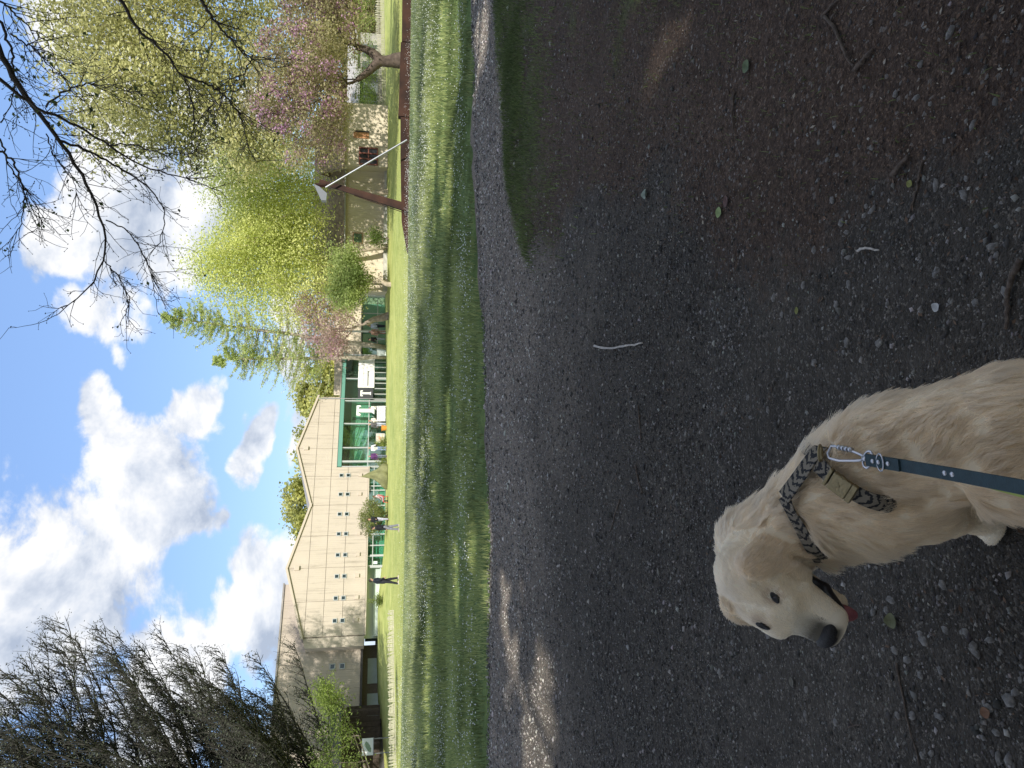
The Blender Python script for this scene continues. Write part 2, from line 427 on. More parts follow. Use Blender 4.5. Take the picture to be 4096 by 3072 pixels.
def build_grass():
    rg = np.random.default_rng(11)
    Vs, Fs, Ts = [], [], []; nb = 0
    def put(n, y0, y1, h0, h1, w0, w1, cols, lean=.6, test=None, xs=.62):
        nonlocal nb
        y = y0 + (y1 - y0) * rg.random(n) ** .8; x = (rg.random(n) * 2 - 1) * (y * xs + 1.5)
        k = y > far_edge(x) + (vnoise(x, x * 0, .9, 12) - .5) * .9 - .20 + .55 * vnoise(x, y, 3.0, 21) + np.abs(rg.normal(size=n)) * .15
        if test is not None: k &= test(x, y)
        x, y = x[k], y[k]
        cl = vnoise(x, y, .55, 31) * .6 + vnoise(x, y, 2.0, 33) * .4
        h = (h0 + (h1 - h0) * rg.random(len(x))) * (.30 + 1.5 * cl ** 1.4); h = np.minimum(h, np.maximum(.06, 1.33 - .0335 * y) * rg.uniform(.6, 1.0, len(x)))
        w = w0 + (w1 - w0) * rg.random(len(x))
        cw = np.clip(.5 + 1.5 * (vnoise(x, y, .5, 41) - .5) + 1.3 * (vnoise(x * .5, y, 1.9, 43) - .5) + rg.normal(size=len(x)) * .28, 0, 1)[:, None]
        tone = np.array(cols[0]) * (1 - cw) + np.array(cols[1]) * cw
        V, F, T = blades(np.stack([x, y, ground_z(x, y) + .005], 1), h, w, lean, tone, rg, y0 >= 20)
        Vs.append(V); Fs.append(F + nb); Ts.append(T); nb += len(V)
    c1 = ((.115, .150, .052), (.43, .48, .19)); c2 = ((.145, .180, .085), (.43, .47, .23))
    put(60000, 8.2, 15, .05, .13, .003, .006, c1)
    put(45000, 13, 24, .10, .24, .005, .010, c1)
    put(70000, 20, 36.5, .12, .32, .008, .018, c2, .7)
    put(20000, 29, 36.3, .20, .42, .010, .020, ((.10, .15, .08), (.28, .35, .18)), .8, lambda x, y: vnoise(x, y, .25, 55) > .25)
    V, F, T = np.concatenate(Vs), np.concatenate(Fs), np.concatenate(Ts)
    link('meadow_grass', mesh_np('meadow_grass', V, F, False, {'tint': T}), blade_mat(), label='long shaded meadow grass between the path and the mown lawn', cat='grass', kind='stuff')
    # lawn nap near its front edge
    Vs, Fs, Ts, nb = [], [], [], 0
    n = 50000; y = 38 + 16 * rg.random(n) ** 1.6; x = (rg.random(n) * 2 - 1) * (y * .6)
    cw = np.clip(vnoise(x, y, .6, 61) + rg.normal(size=n) * .15, 0, 1)[:, None]
    V, F, T = blades(np.stack([x, y, ground_z(x, y) + .028], 1), rg.uniform(.03, .07, n), rg.uniform(.008, .016, n), .5, np.array((.28, .33, .11)) * (1 - cw) + np.array((.48, .51, .22)) * cw, rg, True)
    link('lawn_grass', mesh_np('lawn_grass', V, F, False, {'tint': T}), blade_mat(), label='short bright mown grass of the lawn in sun', cat='grass', kind='stuff')
    # sparse short grass and moss tufts on the soil by the path
    n = 110000; y = 1.3 + 7.8 * rg.random(n); x = -.8 + rg.random(n) * (y * .58 + 2.0)
    so, mo = zone_weights(x, y); k = (rg.random(n) < np.clip(mo * .9 + so * .10 - .02, 0, 1) * (.35 + .9 * vnoise(x, y, 9, 91))) & (y < far_edge(x) - .1)
    x, y = x[k], y[k]; cw = rg.random((len(x), 1))
    V, F, T = blades(np.stack([x, y, np.full(len(x), -.004) + (vnoise(x, y, 2.2, 4) - .5) * .022], 1), rg.uniform(.012, .045, len(x)) * (.6 + .08 * y), rg.uniform(.0010, .0024, len(x)) * (.7 + .12 * y), 1.1, np.array((.080, .100, .036)) * (1 - cw) + np.array((.22, .26, .105)) * cw, rg)
    link('moss_tufts', mesh_np('moss_tufts', V, F, False, {'tint': T}), blade_mat(), label='thin moss and grass tufts on the brown soil by the path', cat='moss', kind='stuff')
    # ragged grass strip on the near side of the path
    n = 60000; x = .75 + rg.random(n) * 8.0; ne = np.interp(x, NEAR_EDGE[:, 0], NEAR_EDGE[:, 1]); y = ne + .12 - np.abs(rg.normal(size=n)) * (.55 + .10 * np.maximum(x, 0)) + .35 * (vnoise(x, x * 0, 1.6, 95) - .5)
    k = (y > 4.2) & (rg.random(n) < (.10 + 1.0 * vnoise(x, y, 1.8, 96)) * sstep(.75, 2.2, x)); x, y = x[k], y[k]; cw = np.clip(rg.normal(size=(len(x), 1)) * .3 + vnoise(x, y, 1.3, 97)[:, None], 0, 1)
    V, F, T = blades(np.stack([x, y, near_z(x, y) - .004], 1), rg.uniform(.02, .075, len(x)), rg.uniform(.002, .0045, len(x)), 1.0, np.array((.060, .088, .028)) * (1 - cw) + np.array((.22, .28, .10)) * cw, rg)
    link('verge_grass', mesh_np('verge_grass', V, F, False, {'tint': T}), blade_mat(), label='ragged low grass along the near edge of the path', cat='grass', kind='stuff')
    # white flower heads
    n = 60000; y = 8.6 + 28 * rg.random(n); x = (rg.random(n) * 2 - 1) * (y * .6 + 1)
    den = vnoise(x, y, .30, 71) * .6 + vnoise(x, y, 1.1, 73) * .4
    k = (y > far_edge(x) + .25) & (rg.random(n) < .05 + 2.2 * np.clip(den - .42, 0, 1))
    x, y = x[k], y[k]; n = len(x)
    z = ground_z(x, y) + np.where(y < 15, rg.uniform(.06, .16, n), rg.uniform(.12, .34, n)) * (.7 + .5 * den[k])
    r = rg.uniform(.006, .011, n) * (1 + .010 * y)
    tl = rg.normal(size=(n, 3)) * .35 + np.array([0, -.35, 1.0]); tl /= np.linalg.norm(tl, axis=1)[:, None]
    e1 = np.cross(tl, [1., 0, 0]); e1 /= np.linalg.norm(e1, axis=1)[:, None]; e2 = np.cross(tl, e1)
    C = np.stack([x, y, z], 1)
    ring = np.stack([C + r[:, None] * (math.cos(2 * math.pi * j / 6) * e1 + math.sin(2 * math.pi * j / 6) * e2) for j in range(6)], 1)
    V = np.concatenate([C[:, None] + tl[:, None] * r[:, None, None] * .35, ring], 1).reshape(-1, 3); b = np.arange(n) * 7
    F = np.concatenate([np.stack([b, b + 1 + j, b + 1 + (j + 1) % 6], 1) for j in range(6)])
    link('wildflowers', mesh_np('wildflowers', V, F), mat('petal_white', (.80, .82, .80), .6, trans=.3), label='small white wildflowers scattered through the meadow grass', cat='flowers', kind='stuff')
def pebble_mesh(rg, n_lat=3):
    """squashed irregular stone, 20 to 32 triangles"""
    import bmesh
    bm = bmesh.new(); bmesh.ops.create_icosphere(bm, subdivisions=1, radius=1)
    for v in bm.verts:
        v.co *= rg.uniform(.72, 1.15)
    V = np.array([v.co[:] for v in bm.verts]); F = np.array([[v.index for v in f.verts] for f in bm.faces]); bm.free()
    return V * np.array([1, rg.uniform(.6, .9), rg.uniform(.35, .6)]), F
def ico_pebbles(rg, P, S, tint, name, grade=0):
    def chip():                                          # eight faced stone chip
        V = np.array([(1, 0, 0), (0, 1, 0), (-1, 0, 0), (0, -1, 0), (.1, .1, 1), (0, 0, -1)], float) * rg.uniform(.7, 1.25, (6, 1)) + rg.normal(size=(6, 3)) * .12
        return V * np.array([1.1, rg.uniform(.65, .95), rg.uniform(.4, .7)]), np.array([(0, 1, 4), (1, 2, 4), (2, 3, 4), (3, 0, 4), (1, 0, 5), (2, 1, 5), (3, 2, 5), (0, 3, 5)])
    def splinter():                                      # four faced grit for farther off
        V = np.array([(1, 0, 0), (-.6, .8, 0), (-.5, -.8, 0), (0, 0, .9)], float) * rg.uniform(.7, 1.25, (4, 1)) + rg.normal(size=(4, 3)) * .1
        return V, np.array([(0, 1, 3), (1, 2, 3), (2, 0, 3), (0, 2, 1)])
    protos = [chip() if grade == 0 else splinter() for _ in range(8)]
    Vs, Fs, Ts = [], [], []; nb = 0
    pi_ = rg.integers(0, 8, len(P))
    for k, (V0, F0) in enumerate(protos):
        m = pi_ == k; n = m.sum()
        if not n: continue
        a = rg.uniform(0, 2 * math.pi, n); c, s = np.cos(a), np.sin(a)
        V = V0[None] * S[m][:, None, None]
        V = np.stack([V[..., 0] * c[:, None] - V[..., 1] * s[:, None], V[..., 0] * s[:, None] + V[..., 1] * c[:, None], V[..., 2]], -1) + P[m][:, None]
        Vs.append(V.reshape(-1, 3)); Fs.append((F0[None] + nb + (np.arange(n) * len(V0))[:, None, None]).reshape(-1, 3)); nb += n * len(V0)
        Ts.append(np.repeat(tint[m], len(V0), 0))
    return mesh_np(name, np.concatenate(Vs), np.concatenate(Fs), False, {'tint': np.concatenate(Ts)})
def near_z(x, y): return (vnoise(x, y, 2.2, 4) - .5) * .022 + (vnoise(x, y, 11, 6) - .5) * .007
STONE_SPOTS = [(3580, 375), (3660, 390), (3680, 255), (3700, 100), (3800, 130), (3890, 500), (3420, 520), (3280, 570), (3350, 620), (3310, 640), (3490, 590), (3280, 720), (3330, 800), (3460, 860), (3490, 840), (3750, 740), (3860, 780),
               (3370, 890), (3390, 930), (3260, 1000), (3380, 1010), (3400, 1030), (3550, 1060), (3750, 1080), (3740, 1100), (3990, 1020), (3970, 985), (3220, 1140), (3400, 1140), (3100, 1190), (3350, 1220), (3550, 1215), (3900, 1210), (4020, 1170), (2990, 1240),
               (3690, 2535), (3760, 2390), (3780, 2340), (3570, 2400), (3550, 2440), (3700, 2560), (3790, 2520), (3870, 2530), (3900, 2585), (3910, 2610), (3970, 2560), (4010, 2605), (3690, 2700), (3640, 2640), (3770, 2680), (3590, 2600), (3340, 2600), (3600, 2860), (3660, 2860), (3770, 2865), (3940, 2950), (3990, 2930),
               (4040, 2800), (4060, 2770), (4080, 2720), (3960, 2830), (4000, 3030), (4040, 3040), (3700, 3020), (3740, 3010), (3290, 3020), (3130, 3030), (3070, 2540), (2990, 2600), (3220, 2760), (3340, 2890), (3220, 2860), (3020, 2860), (2930, 2570), (3500, 2450), (3480, 2060), (3560, 2110), (3600, 2130), (3650, 2210),
               (3000, 1590), (3010, 1670), (2900, 1650), (3080, 1640), (2870, 1480), (2730, 1480), (3050, 1540), (3150, 1500), (3260, 1450), (3390, 1370), (3520, 1370), (2720, 1750), (2790, 1700), (2960, 1300), (3120, 1400), (2700, 1990), (2550, 1800), (2650, 2150)]
def build_litter():
    rg = np.random.default_rng(23)
    n1_, n2_ = 40000, 120000
    y = np.concatenate([1.0 + 3.2 * rg.random(n1_) ** 1.3, 2.4 + 9.0 * rg.random(n2_) ** 1.25]); n = len(y); x = (rg.random(n) * 2 - 1) * (y * .6 + .35)
    so, mo = zone_weights(x, y); k = (rg.random(n) < 1 - .78 * so) & (y < far_edge(x) + .1) & (rg.random(n) < .35 + 1.2 * vnoise(x, y, 2.3, 111))
    x, y, so = x[k], y[k], so[k]; n = len(x)
    S = np.exp(rg.normal(size=n) * .48) * .0031 * np.where(y < 2.4, 1.0, .34 + .30 * y); S = np.minimum(S, .010 + .003 * y)
    u_ = rg.random(n); g = np.where(u_ < .50, rg.uniform(.03, .09, n), np.where(u_ < .84, rg.uniform(.11, .22, n), rg.uniform(.22, .38, n))); g = g * (1 + .8 * sstep(3.6, 7, y))  # chips follow the same painted canopy shade, lighter farther off
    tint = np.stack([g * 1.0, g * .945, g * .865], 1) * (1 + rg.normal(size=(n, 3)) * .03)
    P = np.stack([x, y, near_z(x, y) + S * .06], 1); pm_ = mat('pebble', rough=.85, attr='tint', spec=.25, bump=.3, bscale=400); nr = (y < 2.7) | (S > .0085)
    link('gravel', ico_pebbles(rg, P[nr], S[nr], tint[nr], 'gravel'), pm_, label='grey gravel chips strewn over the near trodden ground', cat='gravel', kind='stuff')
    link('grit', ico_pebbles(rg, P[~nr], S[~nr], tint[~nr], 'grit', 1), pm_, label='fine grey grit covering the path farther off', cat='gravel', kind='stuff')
    # larger loose stones, one by one
    protos = []
    for _ in range(10):
        V0, F0 = pebble_mesh(rg)
        me = mesh_np('stone', V0, F0, False); me.materials.append(mat('loose_stone', (.19, .18, .165), .9, var=.4, vscale=1.1, bump=.4, bscale=9)); protos.append(me)
    more = []
    while len(more) < 110:
        q = (rg.uniform(2300, 4090), rg.uniform(0, 3070))
        p = onz(*q, 0); s_ = zone_weights(p[0], p[1])[1]
        if s_ < .3 and abs(q[1] - 2150) > 120: more.append(q)
    for i, (px, py) in enumerate(STONE_SPOTS + more):
        p = onz(px, py, 0.0); s = rg.uniform(.009, .018) if i < len(STONE_SPOTS) else rg.uniform(.005, .009)
        o = bpy.data.objects.new('stone', protos[i % 10]); COL.objects.link(o)
        o.location = (p[0], p[1], float(near_z(p[0], p[1])) + s * .02); o.rotation_euler = (rg.uniform(-.2, .2), rg.uniform(-.2, .2), rg.uniform(0, 6.3)); o.scale = (s * rg.uniform(.8, 1.3), s, s)
        tag(o, 'loose grey stone chip lying on the gravel and soil', 'stone', 'loose stones on the ground')
    # bark scraps, needles and bits of dead leaf
    n = 42000; y = 1.0 + 6.5 * rg.random(n) ** 1.7; x = -.7 + rg.random(n) * (y * .58 + 2.0)
    so, mo = zone_weights(x, y); k = (rg.random(n) < .12 + .88 * so) & (y < far_edge(x)); x, y = x[k], y[k]; n = len(x)
    L = np.minimum(np.exp(rg.normal(size=n) * .5) * .0048, .0095) * (.8 + .16 * y); W = L * rg.uniform(.08, .45, n)
    a = rg.uniform(0, 6.3, n); e1 = np.stack([np.cos(a), np.sin(a), rg.normal(size=n) * .2], 1); e2 = np.stack([-np.sin(a), np.cos(a), rg.normal(size=n) * .3], 1)
    C = np.stack([x, y, near_z(x, y) + .004], 1)
    V = np.stack([C - e1 * L[:, None], C - e2 * W[:, None] + [0, 0, .002], C + e1 * L[:, None], C + e2 * W[:, None]], 1).reshape(-1, 3); b = np.arange(n) * 4
    w = rg.random((n, 1)); tint = np.array((.06, .040, .028)) * (1 - w) + np.array((.17, .115, .080)) * w; tint[rg.random(n) < .05] = (.34, .30, .24)
    link('leaf_litter', mesh_np('leaf_litter', V, np.stack([b, b + 1, b + 2, b + 3], 1), False, {'tint': np.repeat(tint, 4, 0)}), mat('litter', rough=.9, attr='tint', spec=.1), label='fine brown bark scraps and needles littering the soil', cat='leaf litter', kind='stuff')
    bark = mat('twig_bark', (.11, .085, .066), .9, var=.35, vscale=60, bump=.5, bscale=160)
    pale = mat('twig_pale', (.42, .39, .35), .9, var=.3, vscale=60, bump=.4, bscale=160)
    def twig(pix, r, m, label, side=()):
        P = resample([onz(*q, r * .8) for q in pix], 14); P[:, 2] += r * .6 + rg.normal(size=14) * r * .25 + near_z(P[:, 0], P[:, 1]); P[:, :2] += rg.normal(size=(14, 2)) * r * .35
        O = P[0].copy(); mb = MB(); rr = r * np.linspace(1.1, .65, 14) * rg.uniform(.85, 1.15, 14); mb.tube(P - O, rr, 7)
        for u, dx, dy in side:
            p0 = P[int(u * 13)] - O; mb.tube([p0, p0 + [dx * .5, dy * .5, r * .4], p0 + [dx, dy, 0]], [r * .6, r * .5, r * .25], 6)
        mb.build('twig', m, None, True, loc=O, label=label, cat='twig', group='fallen twigs on the ground')
    twig([(3297, 68), (3345, 110), (3390, 220), (3427, 282)], .0050, bark, 'long dark stick lying across mossy soil near the sunlit patch', [(.2, .02, -.03)])
    twig([(3424, 280), (3460, 240), (3495, 195)], .0068, bark, 'short thick brown stick touching the long stick at an angle')
    twig([(3290, 65), (3320, 30), (3360, -10)], .0048, bark, 'dark forked twig running out past the picture edge')
    twig([(4094, 1036), (4040, 1150), (4030, 1230), (4034, 1320)], .0062, bark, 'curved brown stick on gravel close to the camera')
    twig([(2378, 1384), (2440, 1394), (2490, 1386), (2577, 1370)], .0068, pale, 'pale weathered stick lying where soil meets gravel')
    twig([(2560, 1620), (2566, 1700), (2570, 1770)], .0036, bark, 'thin straight dark twig on the gravel beyond the dog')
    twig([(2543, 1858), (2556, 1930), (2572, 1972)], .0046, bark, 'bent black twig on the gravel beyond the dog')
    twig([(2482, 1998), (2462, 2060), (2438, 2122)], .0040, bark, 'slanting dark twig, nearest to the lit strip of path')
    twig([(2941, 370), (2938, 440), (2944, 515)], .0050, bark, 'short brown stick among the moss tufts')
    twig([(3435, 1004), (3465, 990), (3517, 1001)], .0036, pale, 'small pale bent twig lying among loose stones')
    twig([(3583, 699), (3610, 655), (3638, 622)], .0070, bark, 'stubby black piece of bark on dark soil')
    twig([(3690, 650), (3670, 760), (3640, 850)], .0028, bark, 'thin wiry twig beside the yellow leaf on gravel')
    twig([(3600, 2650), (3635, 2850), (3690, 3060)], .0024, bark, 'long thin twig in front of the dog', [(.55, -.03, .04)])
    twig([(3395, 2910), (3448, 2895)], .0022, bark, 'tiny forked twig on gravel in front of the dog', [(.5, .01, .02)])
    # single fallen leaves
    def leaf(px, py, L, ang, col, label, curl=.25):
        p = onz(px, py, .004); n_ = 7; V = []; F = []
        for i in range(n_):
            u = i / (n_ - 1); w = L * .42 * math.sin(math.pi * min(1, u * .92 + .05)) ** .8
            z = .004 + curl * L * (2 * u - 1) ** 2 * .5
            V += [(L * (u - .5), -w, z + w * .35), (L * (u - .5), 0, z), (L * (u - .5), w, z + w * .35)]
            if i: b_ = 3 * i; F += [(b_ - 3, b_ - 2, b_ + 1, b_), (b_ - 2, b_ - 1, b_ + 2, b_ + 1)]
        me = bpy.data.meshes.new('fallen_leaf'); me.from_pydata(V, [], F); me.update()
        o = link('fallen_leaf', me, mat('leaf_' + label[:12], col, .6, var=.15, vscale=40, trans=.2), None, (p[0], p[1], float(near_z(p[0], p[1]))), label, 'leaf', 'fallen leaves on the ground')
        o.rotation_euler = (0, 0, ang); o.modifiers.new('solid', 'SOLIDIFY').thickness = .0006
    leaf(2886, 850, .050, 1.2, (.28, .36, .14), 'fresh green leaf fallen on brown soil')
    leaf(2917, 806, .045, .3, (.15, .085, .07), 'reddish brown leaf beside the fresh green leaf')
    leaf(2580, 776, .060, 1.5, (.30, .36, .30), 'pale curled leaf on the far soil', .6)
    leaf(2992, 266, .055, .8, (.13, .17, .08), 'dull green leaf on moss by the sunlit patch')
    leaf(3642, 735, .022, 1.0, (.24, .25, .07), 'small yellow leaf between twig and gravel')
    leaf(3191, 1242, .024, .2, (.30, .32, .08), 'small yellow green leaf among the stones')
    leaf(3582, 2482, .046, 1.9, (.14, .145, .07), 'crumpled olive leaf in front of the dog', .5)
    leaf(3163, 2728, .030, .4, (.15, .14, .11), 'flat dry leaf on gravel left of the dog')
    leaf(3752, 1230, .026, .9, (.50, .50, .48), 'tiny white feather lying on the gravel', .5)
    leaf(3950, 2850, .028, 2.2, (.20, .10, .05), 'rust brown leaf scrap among pebbles in the near corner')
# ---------------------------------------------------------------- the museum and its neighbours
FO = np.array([-6.6, 72.0]); FD = unit([-.836, -.549]); FN = np.array([-FD[1], FD[0]])
FROT = math.atan2(FD[1], FD[0]); FZ = .80
def t_of(py):
    k = -(py - 1536) / FPX
    return (FO[0] - k * FO[1]) / (k * FD[1] - FD[0])
def fac(t, out, z): p = FO + FD * t + FN * out; return np.array([p[0], p[1], z])
def glass_mat(name, tint, gloss=.16, rough=.03):
    if name in MATS: return MATS[name]
    m = bpy.data.materials.new(name); m.use_nodes = True
    t = NT(m.node_tree); t.N.remove(t.N['Principled BSDF'])
    tr = t.n('ShaderNodeBsdfTransparent'); tr.inputs[0].default_value = (*tint, 1)
    gl = t.n('ShaderNodeBsdfGlossy'); gl.inputs[0].default_value = (.8, .95, .9, 1); gl.inputs[1].default_value = rough
    mx = t.n('ShaderNodeMixShader'); mx.inputs[0].default_value = gloss
    t.link(tr.outputs[0], mx.inputs[1]); t.link(gl.outputs[0], mx.inputs[2]); t.link(mx.outputs[0], t.N['Material Output'].inputs[0])
    MATS[name] = m
    return m
def clad_mat(name, c, c2, streak=1.0):
    """weathered cladding with rain streaks running down from the top"""
    m = bpy.data.materials.new(name); m.use_nodes = True
    t = NT(m.node_tree); b = t.N['Principled BSDF']; b.inputs['Roughness'].default_value = .75; b.inputs['Specular IOR Level'].default_value = .25
    co = t.n('ShaderNodeTexCoord').outputs['Object']
    s1 = t.noise(t.vmath('MULTIPLY', co, (5.0, 5.0, .22)), 1.0, 5, .65); s2 = t.noise(t.vmath('MULTIPLY', co, (1.4, 1.4, .35)), 1.0, 4, .6); n3 = t.noise(co, .5, 5, .6)
    f = t.math('MULTIPLY', t.smooth(s1, .46, .74), t.smooth(s2, .38, .62))
    col = t.mix(t.math('MULTIPLY', f, .95 * streak), c, c2)
    col = t.mix(.6, col, t.ramp(n3, [(.3, (.90, .89, .87)), (.7, (1.05, 1.04, 1.03))]), 'MULTIPLY')
    t.link(col, b.inputs['Base Color'])
    bn = t.n('ShaderNodeBump'); bn.inputs['Strength'].default_value = .25; bn.inputs['Distance'].default_value = .02
    wv = t.n('ShaderNodeTexWave', wave_type='BANDS', bands_direction='X'); t.link(co, wv.inputs[0]); wv.inputs['Scale'].default_value = 1.7; wv.inputs['Distortion'].default_value = .0
    t.link(wv.outputs[1], bn.inputs['Height']); t.link(bn.outputs[0], b.inputs['Normal'])
    return m
def tee(h):
    """outline of the slab-serif letter T of height h, origin bottom centre"""
    w = .62 * h
    half = [(0, h), (w / 2, h), (w / 2 + .03 * h, h * .80), (w / 2 - .06 * h, h * .74), (w / 2 - .12 * h, h * .88), (.10 * h, h * .89), (.10 * h, h * .14), (.15 * h, h * .05), (.20 * h, 0), (0, 0)]
    return [(-x, y) for x, y in half[:-1]][::-1] + half[1:-1] + [(0.0001, 0)] if False else [(-x, y) for x, y in half[1:-1]][::-1] + [(x, y) for x, y in half[1:-1]]
def build_museum():
    cream = clad_mat('cream_cladding', (.50, .445, .377), (.28, .245, .205)); seam = mat('seam_backing', (.44, .39, .33), .9)
    trimm = mat('cream_trim', (.50, .44, .365), .6); roofm = mat('zinc_roof', (.30, .28, .26), .55, .3, var=.2, vscale=1.0)
    teal = mat('teal_beam', (.13, .30, .25), .45); alu = mat('pale_aluminium', (.55, .57, .58), .4, .3)
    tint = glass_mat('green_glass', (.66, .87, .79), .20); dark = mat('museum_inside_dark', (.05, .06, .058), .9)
    inwall = mat('museum_inside_pale', (.72, .80, .72), .8); frost = mat('frosted_panel', (.50, .58, .55), .5, var=.12, vscale=.6)
    base = (FO[0], FO[1], FZ)
    root = empty('museum_building', base, FROT, label='long cream museum with two shallow gables and a green glass front', cat='museum')
    def add(mb, name, m, par=root, **kw): return mb.build(name, m, par, **kw)
    Z0 = FZ; zl = lambda z: z - Z0                      # heights above sea level of the camera's ground -> local
    ROWS = [2.45, 4.35, 5.95, 7.45]
    eave, peak = 7.70, 9.35
    def top(t): return eave + (peak - eave) * (1 - abs(((t + 6) % 12) - 6) / 6)
    # backing walls behind the panels, and the roofs behind the gables
    w = MB()
    for k in (-1, 1):
        c = 0 if k < 0 else 12
        a, b_ = c - 6, c + 6
        lo = 2.45
        poly = [(a, zl(lo)), (b_, zl(lo)), (b_, zl(eave)), (c, zl(peak)), (a, zl(eave))] if k > 0 else [(2, zl(lo)), (b_, zl(lo)), (b_, zl(eave)), (c, zl(peak)), (a, zl(eave)), (a, zl(5.40)), (2, zl(5.40))]
        w.prism(poly, (0, -.10, 0), (1, 0, 0), (0, 0, 1), (0, -.25, 0))
    add(w, 'wall', seam)  # even backing colour seen through the open panel joints
    for c in (0, 12):
        for sd in (-1, 1):
            r = MB(); x0, x1 = c + sd * 6.15, c
            r.add([(x0, .12, zl(eave) - .02), (x1, .12, zl(peak) + .06), (x1, -26, zl(peak) + .06), (x0, -26, zl(eave) - .02), (x0, .12, zl(eave) - .16), (x1, .12, zl(peak) - .08), (x1, -26, zl(peak) - .08), (x0, -26, zl(eave) - .16)],
                  [(0, 1, 2, 3), (7, 6, 5, 4), (0, 4, 5, 1), (3, 2, 6, 7), (0, 3, 7, 4)])
            ro = add(r, 'roof', roofm)
            e = MB(); e.add([(x0, .14, zl(eave) - .20), (x1, .14, zl(peak) - .12), (x1, .14, zl(peak) + .07), (x0, .14, zl(eave) + .0), (x0, .02, zl(eave) - .20), (x1, .02, zl(peak) - .12), (x1, .02, zl(peak) + .07), (x0, .02, zl(eave))],
                  [(0, 1, 2, 3), (4, 7, 6, 5), (0, 4, 5, 1), (3, 2, 6, 7), (0, 3, 7, 4), (1, 5, 6, 2)])
            e.build('verge_trim', trimm, ro)
    # sheets of cladding, each its own panel with open joints
    g = .016
    for i in range(8):
        t0, t1 = -6 + 3 * i + g, -3 + 3 * i - g
        for j in range(4):
            za = ROWS[j] + g
            if j < 3:
                zb = ROWS[j + 1] - g; poly = [(t0, za), (t1, za), (t1, zb), (t0, zb)]
            else: poly = [(t0, za), (t1, za), (t1, top(t1) - .05), (t0, top(t0) - .05)]
            if poly[1][0] <= 2.0 and za < 5.40:
                if max(p[1] for p in poly) <= 5.45: continue
                poly = [(x, max(z, 5.45)) for x, z in poly]
            elif t0 < 2.0 < t1 and za < 5.40:
                if j == 0: poly = [(2.05, za), (t1, za), (t1, ROWS[1] - g), (2.05, ROWS[1] - g)]
                elif j == 1: poly = [(2.05, za), (t1, za), (t1, 5.92), (t0, 5.92), (t0, 5.45), (2.05, 5.45)]
            m = MB().prism([(x, zl(z)) for x, z in poly], (0, 0, 0), (1, 0, 0), (0, 0, 1), (0, -.08, 0))
            add(m, 'panel', cream)
    # little square windows in pairs and the boxes below them
    wf = mat('window_grey', (.42, .46, .47), .5); wd = mat('window_dark', (.02, .035, .035), .12, spec=.6)
    for py in (1902, 1976, 2053, 2130, 2212, 2295, 2380, 2468):
        t = t_of(py)
        for z in (4.98, 4.33):
            f = MB()
            for dx, dz, sx, sz in ((-.17, 0, .05, .39), (.17, 0, .05, .39), (0, .17, .29, .05), (0, -.17, .29, .05)): f.box((t + dx, .035, zl(z) + dz), (sx, .07, sz))
            fo = add(f, 'window', wf); MB().box((t, .014, zl(z)), (.29, .028, .29)).build('pane', wd, fo)
        lb = add(MB().box((t, .06, zl(3.18)), (.32, .12, .32)).box((t, .03, zl(3.36)), (.36, .10, .03)), 'wall_light', trimm, bevel=.015)
    for c in (0, 12): add(MB().box((c, .08, zl(8.45)), (.38, .16, .42)), 'gable_box', trimm, bevel=.02)
    # lower edge trim
    add(MB().bbox((2.0, -.06, zl(2.33)), (18.05, .10, zl(2.44))), 'lower_trim', trimm)
    # glass storey under the cladding (left of the tall glass)
    def pane(t0, t1, z0, z1, m, out=-.22): return add(MB().bbox((t0 + .01, out - .012, zl(z0)), (t1 - .01, out + .012, zl(z1))), 'pane', m)
    lows = [2.0, 4.0, t_of(1958), t_of(2018), 8.9, t_of(2175), t_of(2217), t_of(2255)]
    for a, b_ in zip(lows[:-1], lows[1:]):
        pane(a, b_, .85, 1.85, tint); pane(a, b_, 1.92, 2.33, tint)
    for t in lows: add(MB().bbox((t - .045, -.30, zl(.80)), (t + .045, -.14, zl(2.33))), 'mullion', alu)
    add(MB().bbox((2.0, -.29, zl(1.85)), (lows[-1], -.15, zl(1.92))), 'transom', alu)
    for t in (t_of(2217) - .07, t_of(2255) + .12): add(MB().bbox((t - .06, -.30, zl(.80)), (t + .06, -.13, zl(2.10))), 'door_frame', alu)
    d0, d1 = t_of(2222), t_of(2250)
    notice = add(MB().bbox((d0 + .35, -.215, zl(1.45)), (d0 + .62, -.203, zl(1.82))), 'door_notice', mat('notice_paper', (.62, .72, .68), .6))
    # pale screen wall and shade gap at the left end
    add(MB().bbox((lows[-1] + .1, -.9, zl(.75)), (17.95, -.8, zl(1.75))), 'screen_wall', frost)
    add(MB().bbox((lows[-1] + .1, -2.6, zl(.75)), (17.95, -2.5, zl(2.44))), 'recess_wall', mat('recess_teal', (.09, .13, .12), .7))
    # rooms behind the glass
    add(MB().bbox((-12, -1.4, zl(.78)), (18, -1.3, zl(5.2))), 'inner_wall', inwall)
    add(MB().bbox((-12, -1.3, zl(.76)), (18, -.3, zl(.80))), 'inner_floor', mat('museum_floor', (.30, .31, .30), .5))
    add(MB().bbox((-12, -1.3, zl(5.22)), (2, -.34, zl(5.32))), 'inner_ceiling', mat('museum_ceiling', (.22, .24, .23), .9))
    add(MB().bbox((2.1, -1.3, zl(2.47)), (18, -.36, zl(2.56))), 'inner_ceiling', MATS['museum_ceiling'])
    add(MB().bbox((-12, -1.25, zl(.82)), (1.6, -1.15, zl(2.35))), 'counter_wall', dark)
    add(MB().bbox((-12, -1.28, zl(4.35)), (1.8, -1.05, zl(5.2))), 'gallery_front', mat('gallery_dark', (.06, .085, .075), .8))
    add(MB().bbox((-11.9, -1.0, zl(2.6)), (-6.6, -.9, zl(5.2))), 'dark_partition', dark)
